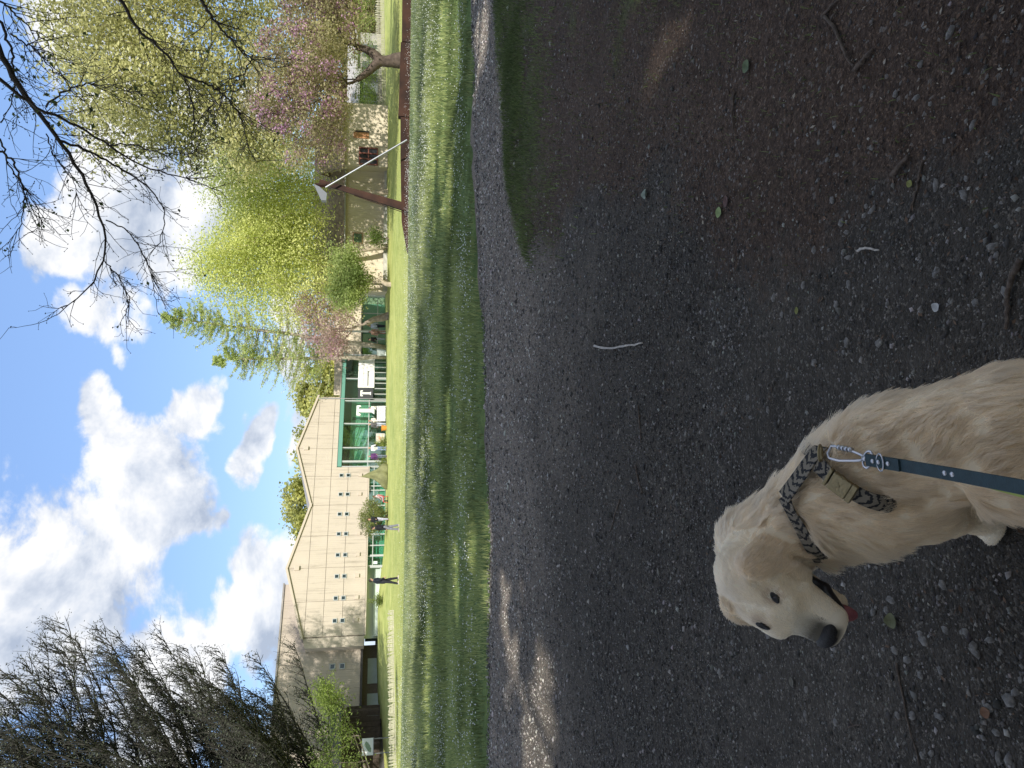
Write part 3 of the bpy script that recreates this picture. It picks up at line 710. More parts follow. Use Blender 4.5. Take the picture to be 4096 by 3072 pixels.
    for t in (-.9, -4.3): add(MB().bbox((t, -1.29, zl(2.6)), (t + .3, -1.2, zl(4.2))), 'inner_pillar', mat('pillar_dark', (.10, .13, .11), .8))
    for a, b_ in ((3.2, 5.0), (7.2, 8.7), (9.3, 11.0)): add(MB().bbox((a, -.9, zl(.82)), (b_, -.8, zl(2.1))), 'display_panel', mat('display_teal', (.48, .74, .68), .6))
    st = MB()                                            # stair rising behind the tall glass
    st.prism([(-4.9, zl(1.9)), (1.6, zl(3.6)), (1.6, zl(4.0)), (-4.9, zl(2.3))][::-1], (0, -.6, 0), (1, 0, 0), (0, 0, 1), (0, -.12, 0))
    add(st, 'stair_stringer', mat('stair_teal', (.10, .28, .25), .5))
    rl = MB()
    for dz in (.55, .95): rl.tube([(-4.9, -.6, zl(2.3 + dz)), (1.6, -.6, zl(4.0 + dz))], .03, 6)
    add(rl, 'stair_rail', mat('rail_green', (.16, .24, .20), .5))
    # tall glass front, right hand bay running past the gable
    ts = [t_of(q) for q in (1867, 1847, 1793, 1699, 1610, 1523, 1430)]
    add(MB().bbox((ts[-1] - .1, -.30, zl(5.02)), (2.0, .10, zl(5.40))), 'teal_beam', teal)
    add(MB().bbox((ts[-1] - .1, -8.0, zl(5.405)), (-5.9, .16, zl(5.52))), 'flat_roof', roofm)
    for a, b_ in zip(ts[1:], ts[:-1]):
        pane(a, b_, .85, 2.48, tint, -.12); pane(a, b_, 2.56, 5.02, tint, -.12)
    for i, t in enumerate(ts): add(MB().bbox((t - (.09 if i == 1 else .05), -.22, zl(.78)), (t + (.09 if i == 1 else .05), .02, zl(5.02))), 'mullion', alu)
    for a, b_ in ((ts[4], ts[0]), (ts[6], ts[4])): add(MB().bbox((a + .06, -.20, zl(2.48)), (b_ - .06, -.03, zl(2.56))), 'transom', alu)
    for k in range(9):
        t = ts[6] + .25 + k * (ts[4] - ts[6] - .4) / 8
        add(MB().bbox((t - .04, -.03, zl(.78)), (t + .04, .05, zl(2.0))), 'door_post', alu)
    add(MB().tube([(-5.75, .1, zl(.8)), (-5.75, .1, zl(7.7))], .055, 8), 'downpipe', mat('zinc_pipe', (.36, .37, .38), .45, .6))
    # white banner, dark panel and letters
    bt0, bt1 = t_of(1437), t_of(1560)
    bn = add(MB().bbox((bt0, .06, zl(2.05)), (bt1, .12, zl(3.72))), 'banner', banner_mat(bt1, zl(3.72), bt1 - bt0))
    pt0, pt1 = t_of(1562), t_of(1606)
    pn = add(MB().bbox((pt0, .06, zl(2.15)), (pt1, .13, zl(3.68))), 'sign_panel', mat('charcoal_panel', (.055, .058, .066), .6))
    white = mat('letter_white', (.82, .83, .83), .4)
    # lettering faces the lawn: seen from outside, local +x runs to the left
    MB().prism([(-x, y) for x, y in tee(1.08)][::-1], ((pt0 + pt1) / 2, .135, zl(2.36)), (1, 0, 0), (0, 0, 1), (0, .05, 0)).build('letter', white, pn)
    tc = (t_of(1632) + t_of(1677)) / 2
    add(MB().prism([(-x, y) for x, y in tee(1.78)][::-1], (tc, .16, zl(1.98)), (1, 0, 0), (0, 0, 1), (0, .22, 0)), 'letter', white, bevel=.01)
    # taller block at the left end, brown boards in the shade of the trees
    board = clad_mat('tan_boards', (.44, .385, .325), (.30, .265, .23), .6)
    LB0, LB1 = 18.15, 31.0
    nb = 22; hs = (9.55 - 2.75) / nb
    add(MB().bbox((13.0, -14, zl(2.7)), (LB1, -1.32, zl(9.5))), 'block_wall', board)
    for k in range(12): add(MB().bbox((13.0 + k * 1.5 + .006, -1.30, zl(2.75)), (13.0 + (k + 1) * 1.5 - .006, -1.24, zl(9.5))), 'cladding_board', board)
    add(MB().bbox((12.9, -14.1, zl(9.52)), (LB1 + .1, -1.15, zl(9.66))), 'block_roof', roofm)
    add(MB().prism([(18.06, zl(2.45)), (18.9, zl(2.5)), (18.9, zl(7.35)), (18.06, zl(7.55))][::-1], (0, -.04, 0), (1, 0, 0), (0, 0, 1), (0, -1.2, 0)), 'corner_return', cream)
    for t in (20.2, 22.9):
        for z in (5.05, 4.25):
            f = MB()
            for dx, dz, sx, sz in ((-.2, 0, .06, .46), (.2, 0, .06, .46), (0, .2, .34, .06), (0, -.2, .34, .06)): f.box((t + dx, -1.20, zl(z) + dz), (sx, .08, sz))
            fo = add(f, 'window', wf); MB().box((t, -1.225, zl(z)), (.34, .03, .34)).build('pane', wd, fo)
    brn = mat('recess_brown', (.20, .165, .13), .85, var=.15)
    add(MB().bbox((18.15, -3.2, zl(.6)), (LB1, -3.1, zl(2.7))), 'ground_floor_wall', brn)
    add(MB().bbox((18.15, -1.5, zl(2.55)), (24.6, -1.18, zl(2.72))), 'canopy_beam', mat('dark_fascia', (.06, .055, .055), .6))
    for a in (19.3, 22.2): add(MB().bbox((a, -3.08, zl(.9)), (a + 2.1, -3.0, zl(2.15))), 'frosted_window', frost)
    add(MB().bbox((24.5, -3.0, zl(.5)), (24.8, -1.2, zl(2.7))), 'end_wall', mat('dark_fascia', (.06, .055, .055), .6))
    add(MB().bbox((24.8, -2.2, zl(.5)), (LB1, -1.4, zl(2.74))), 'dark_plinth', mat('plinth_dark', (.085, .08, .08), .8))
    return root
def banner_mat(x1, z1, wid):
    """white sheet with rows of faint print too small to read and one dark bar"""
    m = bpy.data.materials.new('banner_print'); m.use_nodes = True
    t = NT(m.node_tree); b = t.N['Principled BSDF']; b.inputs['Roughness'].default_value = .6
    co = t.n('ShaderNodeTexCoord').outputs['Object']; sp = t.n('ShaderNodeSeparateXYZ'); t.link(co, sp.inputs[0])
    x = t.math('SUBTRACT', x1, sp.outputs[0]); d = t.math('SUBTRACT', z1, sp.outputs[2])     # from the left edge seen from outside, from the top
    nz = t.noise(t.vmath('MULTIPLY', co, (22., 1., 9.)), 1.0, 3, .7)
    def row(d0, d1, xa, xb, lo, hi):
        r = t.math('MULTIPLY', t.math('GREATER_THAN', d, d0), t.math('LESS_THAN', d, d1))
        r = t.math('MULTIPLY', r, t.math('MULTIPLY', t.math('GREATER_THAN', x, xa * wid), t.math('LESS_THAN', x, xb * wid)))
        return t.math('MULTIPLY', r, t.smooth(nz, lo, hi))
    f = t.math('MULTIPLY', row(.46, .64, .06, .82, .42, .52), .5)
    f = t.math('ADD', f, t.math('MULTIPLY', row(.76, .84, .06, .72, .48, .56), .16))
    f = t.math('ADD', f, t.math('MULTIPLY', row(.94, 1.08, .05, .52, .1, .2), .80))
    f = t.math('ADD', f, t.math('MULTIPLY', row(1.08, 1.12, .05, .52, .45, .5), .5))
    f = t.math('ADD', f, t.math('MULTIPLY', row(1.42, 1.48, .80, .93, .45, .5), .4))
    t.link(t.mix(f, (.86, .86, .85), (.05, .06, .05)), b.inputs['Base Color'])
    return m
def gable_house(name, c, rz, sx, sy, h, rise, wallm, roofm, label, over=.35, base=.6):
    """simple house: walls and pitched roof, ridge along local x"""
    r = empty(name, (c[0], c[1], base), rz, label=label, cat='house')
    w = MB().prism([(-sy / 2, -.3), (sy / 2, -.3), (sy / 2, h), (0, h + rise), (-sy / 2, h)], (-sx / 2, 0, 0), (0, 1, 0), (0, 0, 1), (sx, 0, 0))
    w.build('wall', wallm, r)
    for sd in (-1, 1):
        y0 = sd * (sy / 2 + over); z0 = h - over * rise / (sy / 2)
        m = MB().add([(-sx / 2 - over, y0, z0 + .03), (sx / 2 + over, y0, z0 + .03), (sx / 2 + over, 0, h + rise + .06), (-sx / 2 - over, 0, h + rise + .06), (-sx / 2 - over, y0, z0 + .2), (sx / 2 + over, y0, z0 + .2), (sx / 2 + over, 0, h + rise + .24), (-sx / 2 - over, 0, h + rise + .24)],
                     [(0, 1, 2, 3), (7, 6, 5, 4), (0, 4, 5, 1), (3, 2, 6, 7), (0, 3, 7, 4), (1, 5, 6, 2)])
        m.build('roof', roofm, r)
    return r
def build_neighbours():
    stucco = clad_mat('cream_stucco', (.62, .55, .43), (.38, .33, .25), .7); tile = mat('brown_tiles', (.30, .235, .19), .85, var=.3, vscale=3, bump=.5, bscale=9)
    redp = mat('red_brown_paint', (.20, .075, .06), .6); darkp = mat('pane_dark', (.02, .022, .025), .1, spec=.6); zinc = mat('gutter_zinc', (.40, .40, .39), .5, .5)
    # cream house behind the lime trees
    p = at(1500, 900, 66)
    h1 = gable_house('cream_house', (p[0] + 1.0, 69.5), R(-4), 13.5, 7, 3.9, 2.6, stucco, tile, 'low cream rendered house with a brown tiled roof behind the lime green trees', base=1.0)
    MB().tube([(-7.1, -3.9, 3.72), (7.1, -3.9, 3.72)], .07, 8).build('gutter', zinc, h1)
    w = MB().box((-2.0, -3.52, 2.6), (1.0, .06, .9)); fo = w.build('window', mat('window_wood', (.34, .22, .14), .6), h1); MB().box((-2.0, -3.56, 2.6), (.8, .04, .7)).build('pane', mat('pane_green', (.10, .16, .09), .2), fo)
    MB().bbox((-6.7, -4.2, -.15), (6.7, -3.6, .30)).build('kerb', mat('kerb_stone', (.45, .44, .41), .9, var=.2, vscale=3), h1)
    # wing with the red lattice window
    p = at(1500, 560, 64)
    h2 = gable_house('cream_wing', (p[0] + .4, 66.3), R(-2), 5.4, 5.0, 3.6, 1.9, stucco, tile, 'cream gabled wing with a red brown lattice window behind the silver pole', base=1.35)
    cx = at(1500, 626, 64)[0] - (p[0] + .4)
    f = MB(); W, Ht = 1.42, 1.55
    for dx in (-W / 2, -W / 6, W / 6, W / 2): f.box((cx + dx, -2.60, 1.35), (.10, .12, Ht + .1))
    for dz in (-Ht / 2, 0, Ht / 2): f.box((cx, -2.605, 1.35 + dz), (W, .12, .10))
    fo = f.build('lattice_window', redp, h2); MB().box((cx, -2.53, 1.35), (W, .03, Ht)).build('pane', darkp, fo)
    cx2 = at(1500, 545, 64)[0] - (p[0] + .4)
    MB().box((cx2, -2.53, 2.0), (.5, .1, 1.3)).build('shutter', mat('orange_wood', (.48, .24, .12), .7), h2)
    MB().box((cx2 + .34, -2.53, 1.9), (.10, .1, 1.2)).build('pane', darkp, h2)
    # glass entrance porch between the houses and the museum
    pr = empty('glass_porch', (*at(1540, 1310, 79)[:2], .95), R(8), label='low green glass porch with white posts behind the pink blossom tree', cat='porch')
    alu = MATS['pale_aluminium']; tint = glass_mat('green_glass', (.66, .87, .79), .20)
    L = 6.0
    for x in np.linspace(-L, 3.4, 6): MB().bbox((x - .05, -.06, -.1), (x + .05, .06, 2.5)).build('post', alu, pr)
    for x in (-.6, 3.4): MB().bbox((x - .09, -.5, -.1), (x + .09, -.3, 4.6)).build('tall_post', mat('white_post', (.78, .78, .77), .5), pr)
    xs = np.linspace(-L, 3.4, 6)
    for a, b_ in zip(xs[:-1], xs[1:]):
        MB().bbox((a + .06, -.012, .0), (b_ - .06, .012, .82)).build('pane', tint, pr); MB().bbox((a + .06, -.012, .9), (b_ - .06, .012, 2.42)).build('pane', tint, pr)
    MB().bbox((-L, -.05, .82), (3.4, .05, .90)).build('transom', alu, pr); MB().bbox((-L - .1, -.3, 2.5), (3.5, 3.5, 2.62)).build('roof', MATS['zinc_roof'], pr)
    MB().bbox((-L, 3.3, -.1), (3.4, 3.4, 2.5)).build('inner_wall', mat('porch_inside', (.50, .78, .68), .7), pr)
    MB().bbox((-L - 1, 4.0, -.1), (4.5, 4.4, 5.6)).build('rear_wall', stucco, pr)
    bs = link('panel_box', MB().box((0, 0, .45), (1.0, .5, 1.0)).box((0, -.26, .45), (.6, .03, .6)).mesh('panel_box'), mat('white_box', (.72, .78, .76), .5), None, (*at(1540, 1404, 76)[:2], gz(*at(1540, 1404, 76)[:2])), 'white boxy planter beside the pale tree trunks', 'planter')
    # dark garden building behind the redbud
    p = at(1480, 400, 74)
    g = gable_house('garden_shed', (p[0], 77), R(3), 6.0, 4.0, 2.3, .7, mat('black_boards', (.030, .033, .036), .7, var=.3, vscale=2), mat('slate_roof', (.34, .33, .32), .7, var=.2, vscale=3), 'low black boarded shed with grey roof behind the picket fence', base=1.7)
    for x in (-2.0, -.5, 1.0): MB().bbox((x, -2.06, .4), (x + 1.1, -2.01, 1.9)).build('window', mat('shed_glass', (.10, .115, .12), .15, spec=.6), g)
    p2 = at(1490, 230, 76)
    g2 = gable_house('grey_pavilion', (p2[0], 80), R(-3), 7.0, 4.0, 2.6, .8, mat('grey_boards', (.30, .29, .27), .7, var=.3, vscale=2), MATS['slate_roof'], 'grey garden pavilion glimpsed behind the forked trunk', base=1.8)
    for x in (-2.6, -.8, 1.0): MB().bbox((x, -2.06, .3), (x + 1.3, -2.01, 2.0)).build('window', MATS['shed_glass'], g2)
    # timber shelter at the far left with a map board before it
    tim = mat('dark_timber', (.055, .042, .033), .85, var=.3, vscale=4, bump=.3, bscale=20)
    p = at(1540, 3090, 55)
    s = empty('timber_shelter', (p[0], 56.5, 1.25), R(16), label='dark brown timber shelter in the shade at the far left', cat='shelter')
    for k in range(20): MB().bbox((-4.0 + k * .40, 1.5, -.2), (-4.0 + k * .40 + .38, 1.55, 2.5)).build('plank', tim, s)
    for x in (-4.0, -1.0, 1.6, 4.0): MB().bbox((x - .09, -1.0, -.2), (x + .09, -.82, 2.45)).build('post', tim, s)
    MB().bbox((-4.2, -1.05, 2.45), (4.2, -.8, 2.68)).build('beam', mat('brown_beam', (.10, .075, .05), .85), s)
    MB().tube([(1.6, -.9, 1.5), (2.5, -.9, 2.45)], .06, 6).build('brace', tim, s); MB().tube([(-1.0, -.9, 1.5), (-.1, -.9, 2.45)], .06, 6).build('brace', tim, s)
    MB().add([(-4.4, -1.5, 2.65), (4.4, -1.5, 2.65), (4.4, 2.2, 3.6), (-4.4, 2.2, 3.6), (-4.4, -1.5, 2.78), (4.4, -1.5, 2.78), (4.4, 2.2, 3.73), (-4.4, 2.2, 3.73)], [(3, 2, 1, 0), (4, 5, 6, 7), (0, 1, 5, 4), (1, 2, 6, 5), (2, 3, 7, 6), (3, 0, 4, 7)]).build('roof', mat('dark_roof', (.045, .047, .05), .8), s)
    p = at(1470, 2987, 53)
    mbd = empty('map_board', (p[0], p[1], gz(p[0], p[1])), R(14), label='white map board on posts in front of the dark timber shelter', cat='sign')
    zc = p[2] - gz(p[0], p[1])
    pnl = MB().box((0, 0, zc), (1.15, .05, .80)).build('panel', map_mat(), mbd)
    for x in (-.5, .5): MB().bbox((x - .03, .03, -.1), (x + .03, .09, zc + .4)).build('post', mat('post_grey', (.25, .26, .27), .5, .4), mbd)
    MB().box((0, -.01, zc - .43), (1.2, .08, .05)).build('frame', MATS['post_grey'], mbd)
    # parked van and wall glimpsed between block and shelter
    p = at(1480, 2800, 68)
    van = empty('parked_van', (p[0], p[1], gz(p[0], p[1]) + .2), R(30), label='white van parked beyond the brown block, half hidden', cat='van')
    MB().prism([(-2.3, .35), (2.3, .35), (2.35, 1.0), (1.75, 1.25), (1.2, 2.05), (-2.3, 2.05)], (0, -.9, 0), (1, 0, 0), (0, 0, 1), (0, 1.8, 0)).build('body', mat('van_white', (.72, .72, .70), .3, spec=.5), van, bevel=.08)
    for a, b_ in ((.55, 1.3), (-.6, .35)):
        for y in (-.915, .915): MB().box(((a + b_) / 2, y, 1.5), (b_ - a, .02, .55)).build('window', darkp, van)
    for x in (-1.45, 1.5):
        for y in (-.8, .8): wh = MB().tube([(x, y - .1, .33), (x, y + .1, .33)], .33, 18).build('wheel', mat('tyre', (.02, .02, .02), .8), van); MB().tube([(x, y - .11, .33), (x, y + .11, .33)], .18, 14).build('rim', alu, wh)
def map_mat():
    m = bpy.data.materials.new('map_print'); m.use_nodes = True
    t = NT(m.node_tree); b = t.N['Principled BSDF']; b.inputs['Roughness'].default_value = .4
    co = t.n('ShaderNodeTexCoord').outputs['Generated']; sp = t.n('ShaderNodeSeparateXYZ'); t.link(co, sp.inputs[0])
    # a green island of planting running diagonally over a pale sheet
    u = t.math('SUBTRACT', sp.outputs[0], .5); v = t.math('SUBTRACT', sp.outputs[2], .45)
    a = t.math('ADD', t.math('MULTIPLY', u, .75), t.math('MULTIPLY', v, .65)); c = t.math('SUBTRACT', t.math('MULTIPLY', v, .75), t.math('MULTIPLY', u, .65))
    d = t.math('ADD', t.math('POWER', t.math('MULTIPLY', a, 2.4), 2.0), t.math('POWER', t.math('MULTIPLY', c, 5.2), 2.0))
    d = t.math('ADD', d, t.math('MULTIPLY', t.math('SUBTRACT', t.noise(co, 7, 3), .5), .9))
    g = t.smooth(d, 1.0, .7)
    t.link(t.mix(g, (.74, .78, .80), t.ramp(t.noise(co, 18, 3), [(.35, (.10, .17, .11)), (.65, (.30, .40, .30))])), b.inputs['Base Color'])
    return m
def picket_fence(p0, p1, h, n, label, m, lean=.06, w=.045, rails=2, seed=1):
    rg = np.random.default_rng(seed)
    p0 = np.array(p0, float); p1 = np.array(p1, float); d = p1 - p0; L = np.linalg.norm(d); a = math.atan2(d[1], d[0])
    r = empty('picket_fence', (p0[0], p0[1], gz(*p0)), a, label=label, cat='fence', group='low wooden picket fences')
    z0 = gz(*p0)
    proto = [MB().prism([(-w / 2, -.05), (w / 2, -.05), (w / 2 * s, h * .92), (0, h), (-w / 2 * s, h * .92)], (0, -.012, 0), (1, 0, 0), (0, 0, 1), (0, .024, 0)).mesh('picket') for s in (1, .85, .9)]
    for me in proto: me.materials.append(m)
    for k in range(n):
        u = (k + .5) / n; q = p0 + d * u
        o = bpy.data.objects.new('picket', proto[k % 3]); COL.objects.link(o); o.parent = r
        o.location = (u * L, rg.normal() * .01, gz(*q) - z0); o.rotation_euler = (rg.normal() * lean * .6, rg.normal() * lean + lean * 1.5 * math.sin(k * .11), 0); o.scale = (1, 1, rg.uniform(.88, 1.08))
    for k in range(rails):
        pts = [(u * L, .025, gz(*(p0 + d * u)) - z0 + h * (.3 + .42 * k)) for u in np.linspace(0, 1, 8)]
        MB().tube(pts, .012, 5).build('rail', m, r)
def build_fences():
    pale = mat('pale_pickets', (.46, .45, .34), .85, var=.25, vscale=3); grey = mat('weathered_pickets', (.42, .40, .33), .85, var=.25, vscale=3)
    A = [onground(1556, q) for q in (2420, 2560, 2700, 2850, 3000, 3150)]
    dep = [51, 50, 48.5, 47, 45.5, 44]
    P = [at(1556 + 4 * i / 5, q, d)[:2] for i, (q, d) in enumerate(zip((2440, 2580, 2720, 2860, 2990, 3150), dep))]
    nm = ['beside the brown block', 'below the frosted windows', 'leaning most, below the parked van', 'in front of the timber shelter', 'at the left picture edge']
    for i in range(5): picket_fence(P[i], P[i + 1], .50, 26, 'low pale picket fence edging the left lawn, stretch ' + nm[i], pale, .14, .075, seed=i)
    P = [at(1540, q, 66)[:2] for q in (495, 330, 165, 0, -180)]
    nm = ['next to the cream wing', 'behind the forked trunk towards the wing', 'behind the forked trunk', 'at the right picture edge']
    for i in range(4): picket_fence(P[i], P[i + 1], .85, 34, 'taller weathered picket fence by the lawn, stretch ' + nm[i], grey, .03, .05, seed=10 + i)
# ---------------------------------------------------------------- sculpture in the meadow
def build_sculpture():
    rust = mat('corten_steel', (.026, .014, .011), .8, .15, var=.35, vscale=1.2, col2=(.062, .028, .018, 1), bump=.3, bscale=25)
    steel = mat('brushed_steel', (.45, .46, .48), .38, .8)
    D = 36.6
    a = at(1636, 1010, D); b_ = at(1640, -420, D + 1.5)
    r = empty('steel_sculpture', (a[0], a[1], gz(a[0], a[1])), 0, label='rusty steel beam sculpture with a leaning mast and silver pole in the meadow', cat='sculpture')
    O = np.array(r.location)
    d = unit([b_[0] - a[0], b_[1] - a[1], 0]); n_ = np.array([-d[1], d[0], 0]); L = np.linalg.norm((b_ - a)[:2])
    bm = MB()
    # the beam grows out of the ground and gets higher to the right
    hs = [(0, .10), (1.6, .40), (5.0, .50), (7.0, .52), (7.05, .64), (11, .56), (11.05, .50), (L, .52)]
    for (x0, h0), (x1, h1) in zip(hs[:-1], hs[1:]):
        if x1 - x0 < .2: continue
        bm.prism([(x0, -.12), (x1, -.12), (x1, h1), (x0, h0)], -n_ * .2, d, (0, 0, 1), n_ * .4)
    bm.build('beam', rust, r)
    # mast
    m0, m1 = at(1628, 836, D - .15) - O, at(1278, 726, D + .1) - O
    m0[2] = -.1; ax = unit(m1 - m0); s = unit(np.cross(ax, [0, 1, 0])); f = np.cross(s, ax); Lm = np.linalg.norm(m1 - m0)
    mm = MB()
    w0, w1 = .36, .16
    vs = [m0 + s * x * w + f * y * w * .55 + ax * z for z, w in ((0, w0), (Lm, w1)) for x, y in ((-1, -1), (1, -1), (1, 1), (-1, 1))]
    vs = [m0 + (v - m0) * 1.0 for v in vs]
    mm.add([m0 + (s * x + f * y * .55) * w / 2 + ax * z for z, w in ((0, w0 * 1.15), (Lm, w1 * 1.3)) for x, y in ((-1, -1), (1, -1), (1, 1), (-1, 1))], [(3, 2, 1, 0), (4, 5, 6, 7), (0, 1, 5, 4), (1, 2, 6, 5), (2, 3, 7, 6), (3, 0, 4, 7)])
    mo = mm.build('mast', rust, r)
    MB().tube([m0 + s * .30 + ax * .05, m0 + s * .17 + ax * Lm * .62], .02, 6).build('mast_edge', rust, mo)
    # wedge shaped silver head
    q = [at(*p, D - .1) - O for p in ((1257, 741), (1287, 805), (1306, 806), (1309, 778), (1280, 752))]
    hd = MB(); hd.add([v + np.array([0, -.25, 0]) for v in q] + [v + np.array([0, .25, 0]) for v in q], [(4, 3, 2, 1, 0), (5, 6, 7, 8, 9)] + [(i, (i + 1) % 5, 5 + (i + 1) % 5, 5 + i) for i in range(5)])
    hd.build('head', mat('pale_steel', (.22, .235, .26), .4, .5), r)
    MB().tube([at(1302, 750, D - .3) - O, at(1628, 560, D - .7) - O], .042, 10).build('pole', steel, r)
    MB().tube([at(1262, 740, D) - O, at(1305, 742, D) - O], .10, 4).build('cap_plate', rust, mo)
# ---------------------------------------------------------------- trees
def colonise(attr, root, step, infl, kill, rg, grow=160, start=None, up=.15, start_par=None, grow_from=0):
    """space colonisation: a skeleton that reaches towards the attraction points. Returns nodes, parents"""
    N = [np.array(p, float) for p in (start if start is not None else [root])]
    par = list(start_par) if start_par is not None else [-1] + list(range(len(N) - 1))
    A = np.array(attr, float); alive = np.ones(len(A), bool)
    near = np.full(len(A), 1e9); who = np.zeros(len(A), int)
    def upd(i0):
        B_ = np.array(N[i0:])
        for c in range(0, len(B_), 256):
            d = np.linalg.norm(A[:, None] - B_[None, c:c + 256], axis=2); j = d.argmin(1); dm = d[np.arange(len(A)), j]
            m = dm < near; near[m] = dm[m]; who[m] = i0 + c + j[m]
    upd(grow_from)
    for _ in range(grow):
        act = alive & (near < infl)
        if not act.any():
            if not alive.any(): break
            act = alive & (near <= near[alive].min() + step)
        i0 = len(N); w = who[act]
        D = A[act] - np.array(N)[w]; D /= np.linalg.norm(D, axis=1)[:, None] + 1e-9
        for k in np.unique(w):
            d = D[w == k].mean(0) + np.array([0, 0, up]) + rg.normal(size=3) * .12
            d /= np.linalg.norm(d) + 1e-9
            N.append(N[k] + d * step); par.append(int(k))
        upd(i0)
        alive &= near > kill
        if len(N) > 5000: break
    return np.array(N), np.array(par)
def radii(N, par, tip, expo=2.4, cap=1.0):
    r = np.zeros(len(N))
    ch = np.bincount(par[par >= 0], minlength=len(N))
    r[ch == 0] = tip ** expo
    for i in range(len(N) - 1, 0, -1): r[par[i]] += r[i]
    return np.minimum(r ** (1 / expo), cap), ch
def limbs_mesh(N, par, r, sides=5, minr=0.0, name='branches', rmax=None):
    idx = np.array([i for i in range(len(N)) if par[i] >= 0 and r[i] >= minr])
    a, b_ = N[par[idx]], N[idx]; ra, rb = np.minimum(r[par[idx]], r[idx] * 1.35), r[idx]
    return tubes_np(a, b_, ra, rb, sides, name)
def tubes_np(a, b_, ra, rb, sides=5, name='branches'):
    a = np.asarray(a, float); b_ = np.asarray(b_, float)
    d = b_ - a; d /= np.linalg.norm(d, axis=1)[:, None] + 1e-9
    h = np.where(np.abs(d[:, 2:3]) < .9, np.array([[0, 0, 1.]]), np.array([[1., 0, 0]]))
    u = np.cross(d, h); u /= np.linalg.norm(u, axis=1)[:, None] + 1e-9; v = np.cross(d, u)
    V = []
    for c, r_ in ((a - d * (ra * .3)[:, None], ra), (b_ + d * (rb * .3)[:, None], rb)):
        for k in range(sides):
            t_ = 2 * math.pi * k / sides; V.append(c + r_[:, None] * (math.cos(t_) * u + math.sin(t_) * v))
    n = len(a); V = np.stack(V, 1).reshape(-1, 3); base = np.arange(n) * 2 * sides
    F = np.concatenate([np.stack([base + k, base + (k + 1) % sides, base + sides + (k + 1) % sides, base + sides + k], 1) for k in range(sides)])
    return mesh_np(name, V, F, True)
def leaf_cards(C, size, rg, aspect=.55, droop=.0, up=.4, tint=None):
    """leaf shaped quads, random lie"""
    n = len(C); a = rg.normal(size=(n, 3)); a[:, 2] = a[:, 2] * .6 - droop; a /= np.linalg.norm(a, axis=1)[:, None]
    nn = rg.normal(size=(n, 3)) + np.array([0, 0, up]); nn -= (nn * a).sum(1)[:, None] * a; nn /= np.linalg.norm(nn, axis=1)[:, None] + 1e-9
    s = np.cross(nn, a); L = (size * rg.uniform(.6, 1.3, n))[:, None]
    V = np.stack([C - a * L * .5, C - s * L * aspect * .5 + nn * L * .08, C + a * L * .5, C + s * L * aspect * .5 + nn * L * .08], 1).reshape(-1, 3)
    b_ = np.arange(n) * 4
    return V, np.stack([b_, b_ + 1, b_ + 2, b_ + 3], 1), np.repeat(tint, 4, 0)
def in_blobs(blobs, n, rg, shell=.35):
    """points inside a union of ellipsoids (cx,cy,cz,rx,ry,rz), denser towards the outside"""
    vol = np.array([b[3] * b[4] * b[5] for b in blobs]); k = rg.choice(len(blobs), n, p=vol / vol.sum())
    Bn = np.array(blobs)[k]; d = rg.normal(size=(n, 3)); d /= np.linalg.norm(d, axis=1)[:, None]
    r = rg.random(n) ** shell
    return Bn[:, :3] + d * r[:, None] * Bn[:, 3:]
BARK = lambda: mat('bark_grey', (.15, .125, .10), .9, var=.3, vscale=3, bump=.5, bscale=12)
LIT_PATCHES = []      # (x, y, rx, ry, angle): where gaps shaped into the crowns let the sun reach the ground
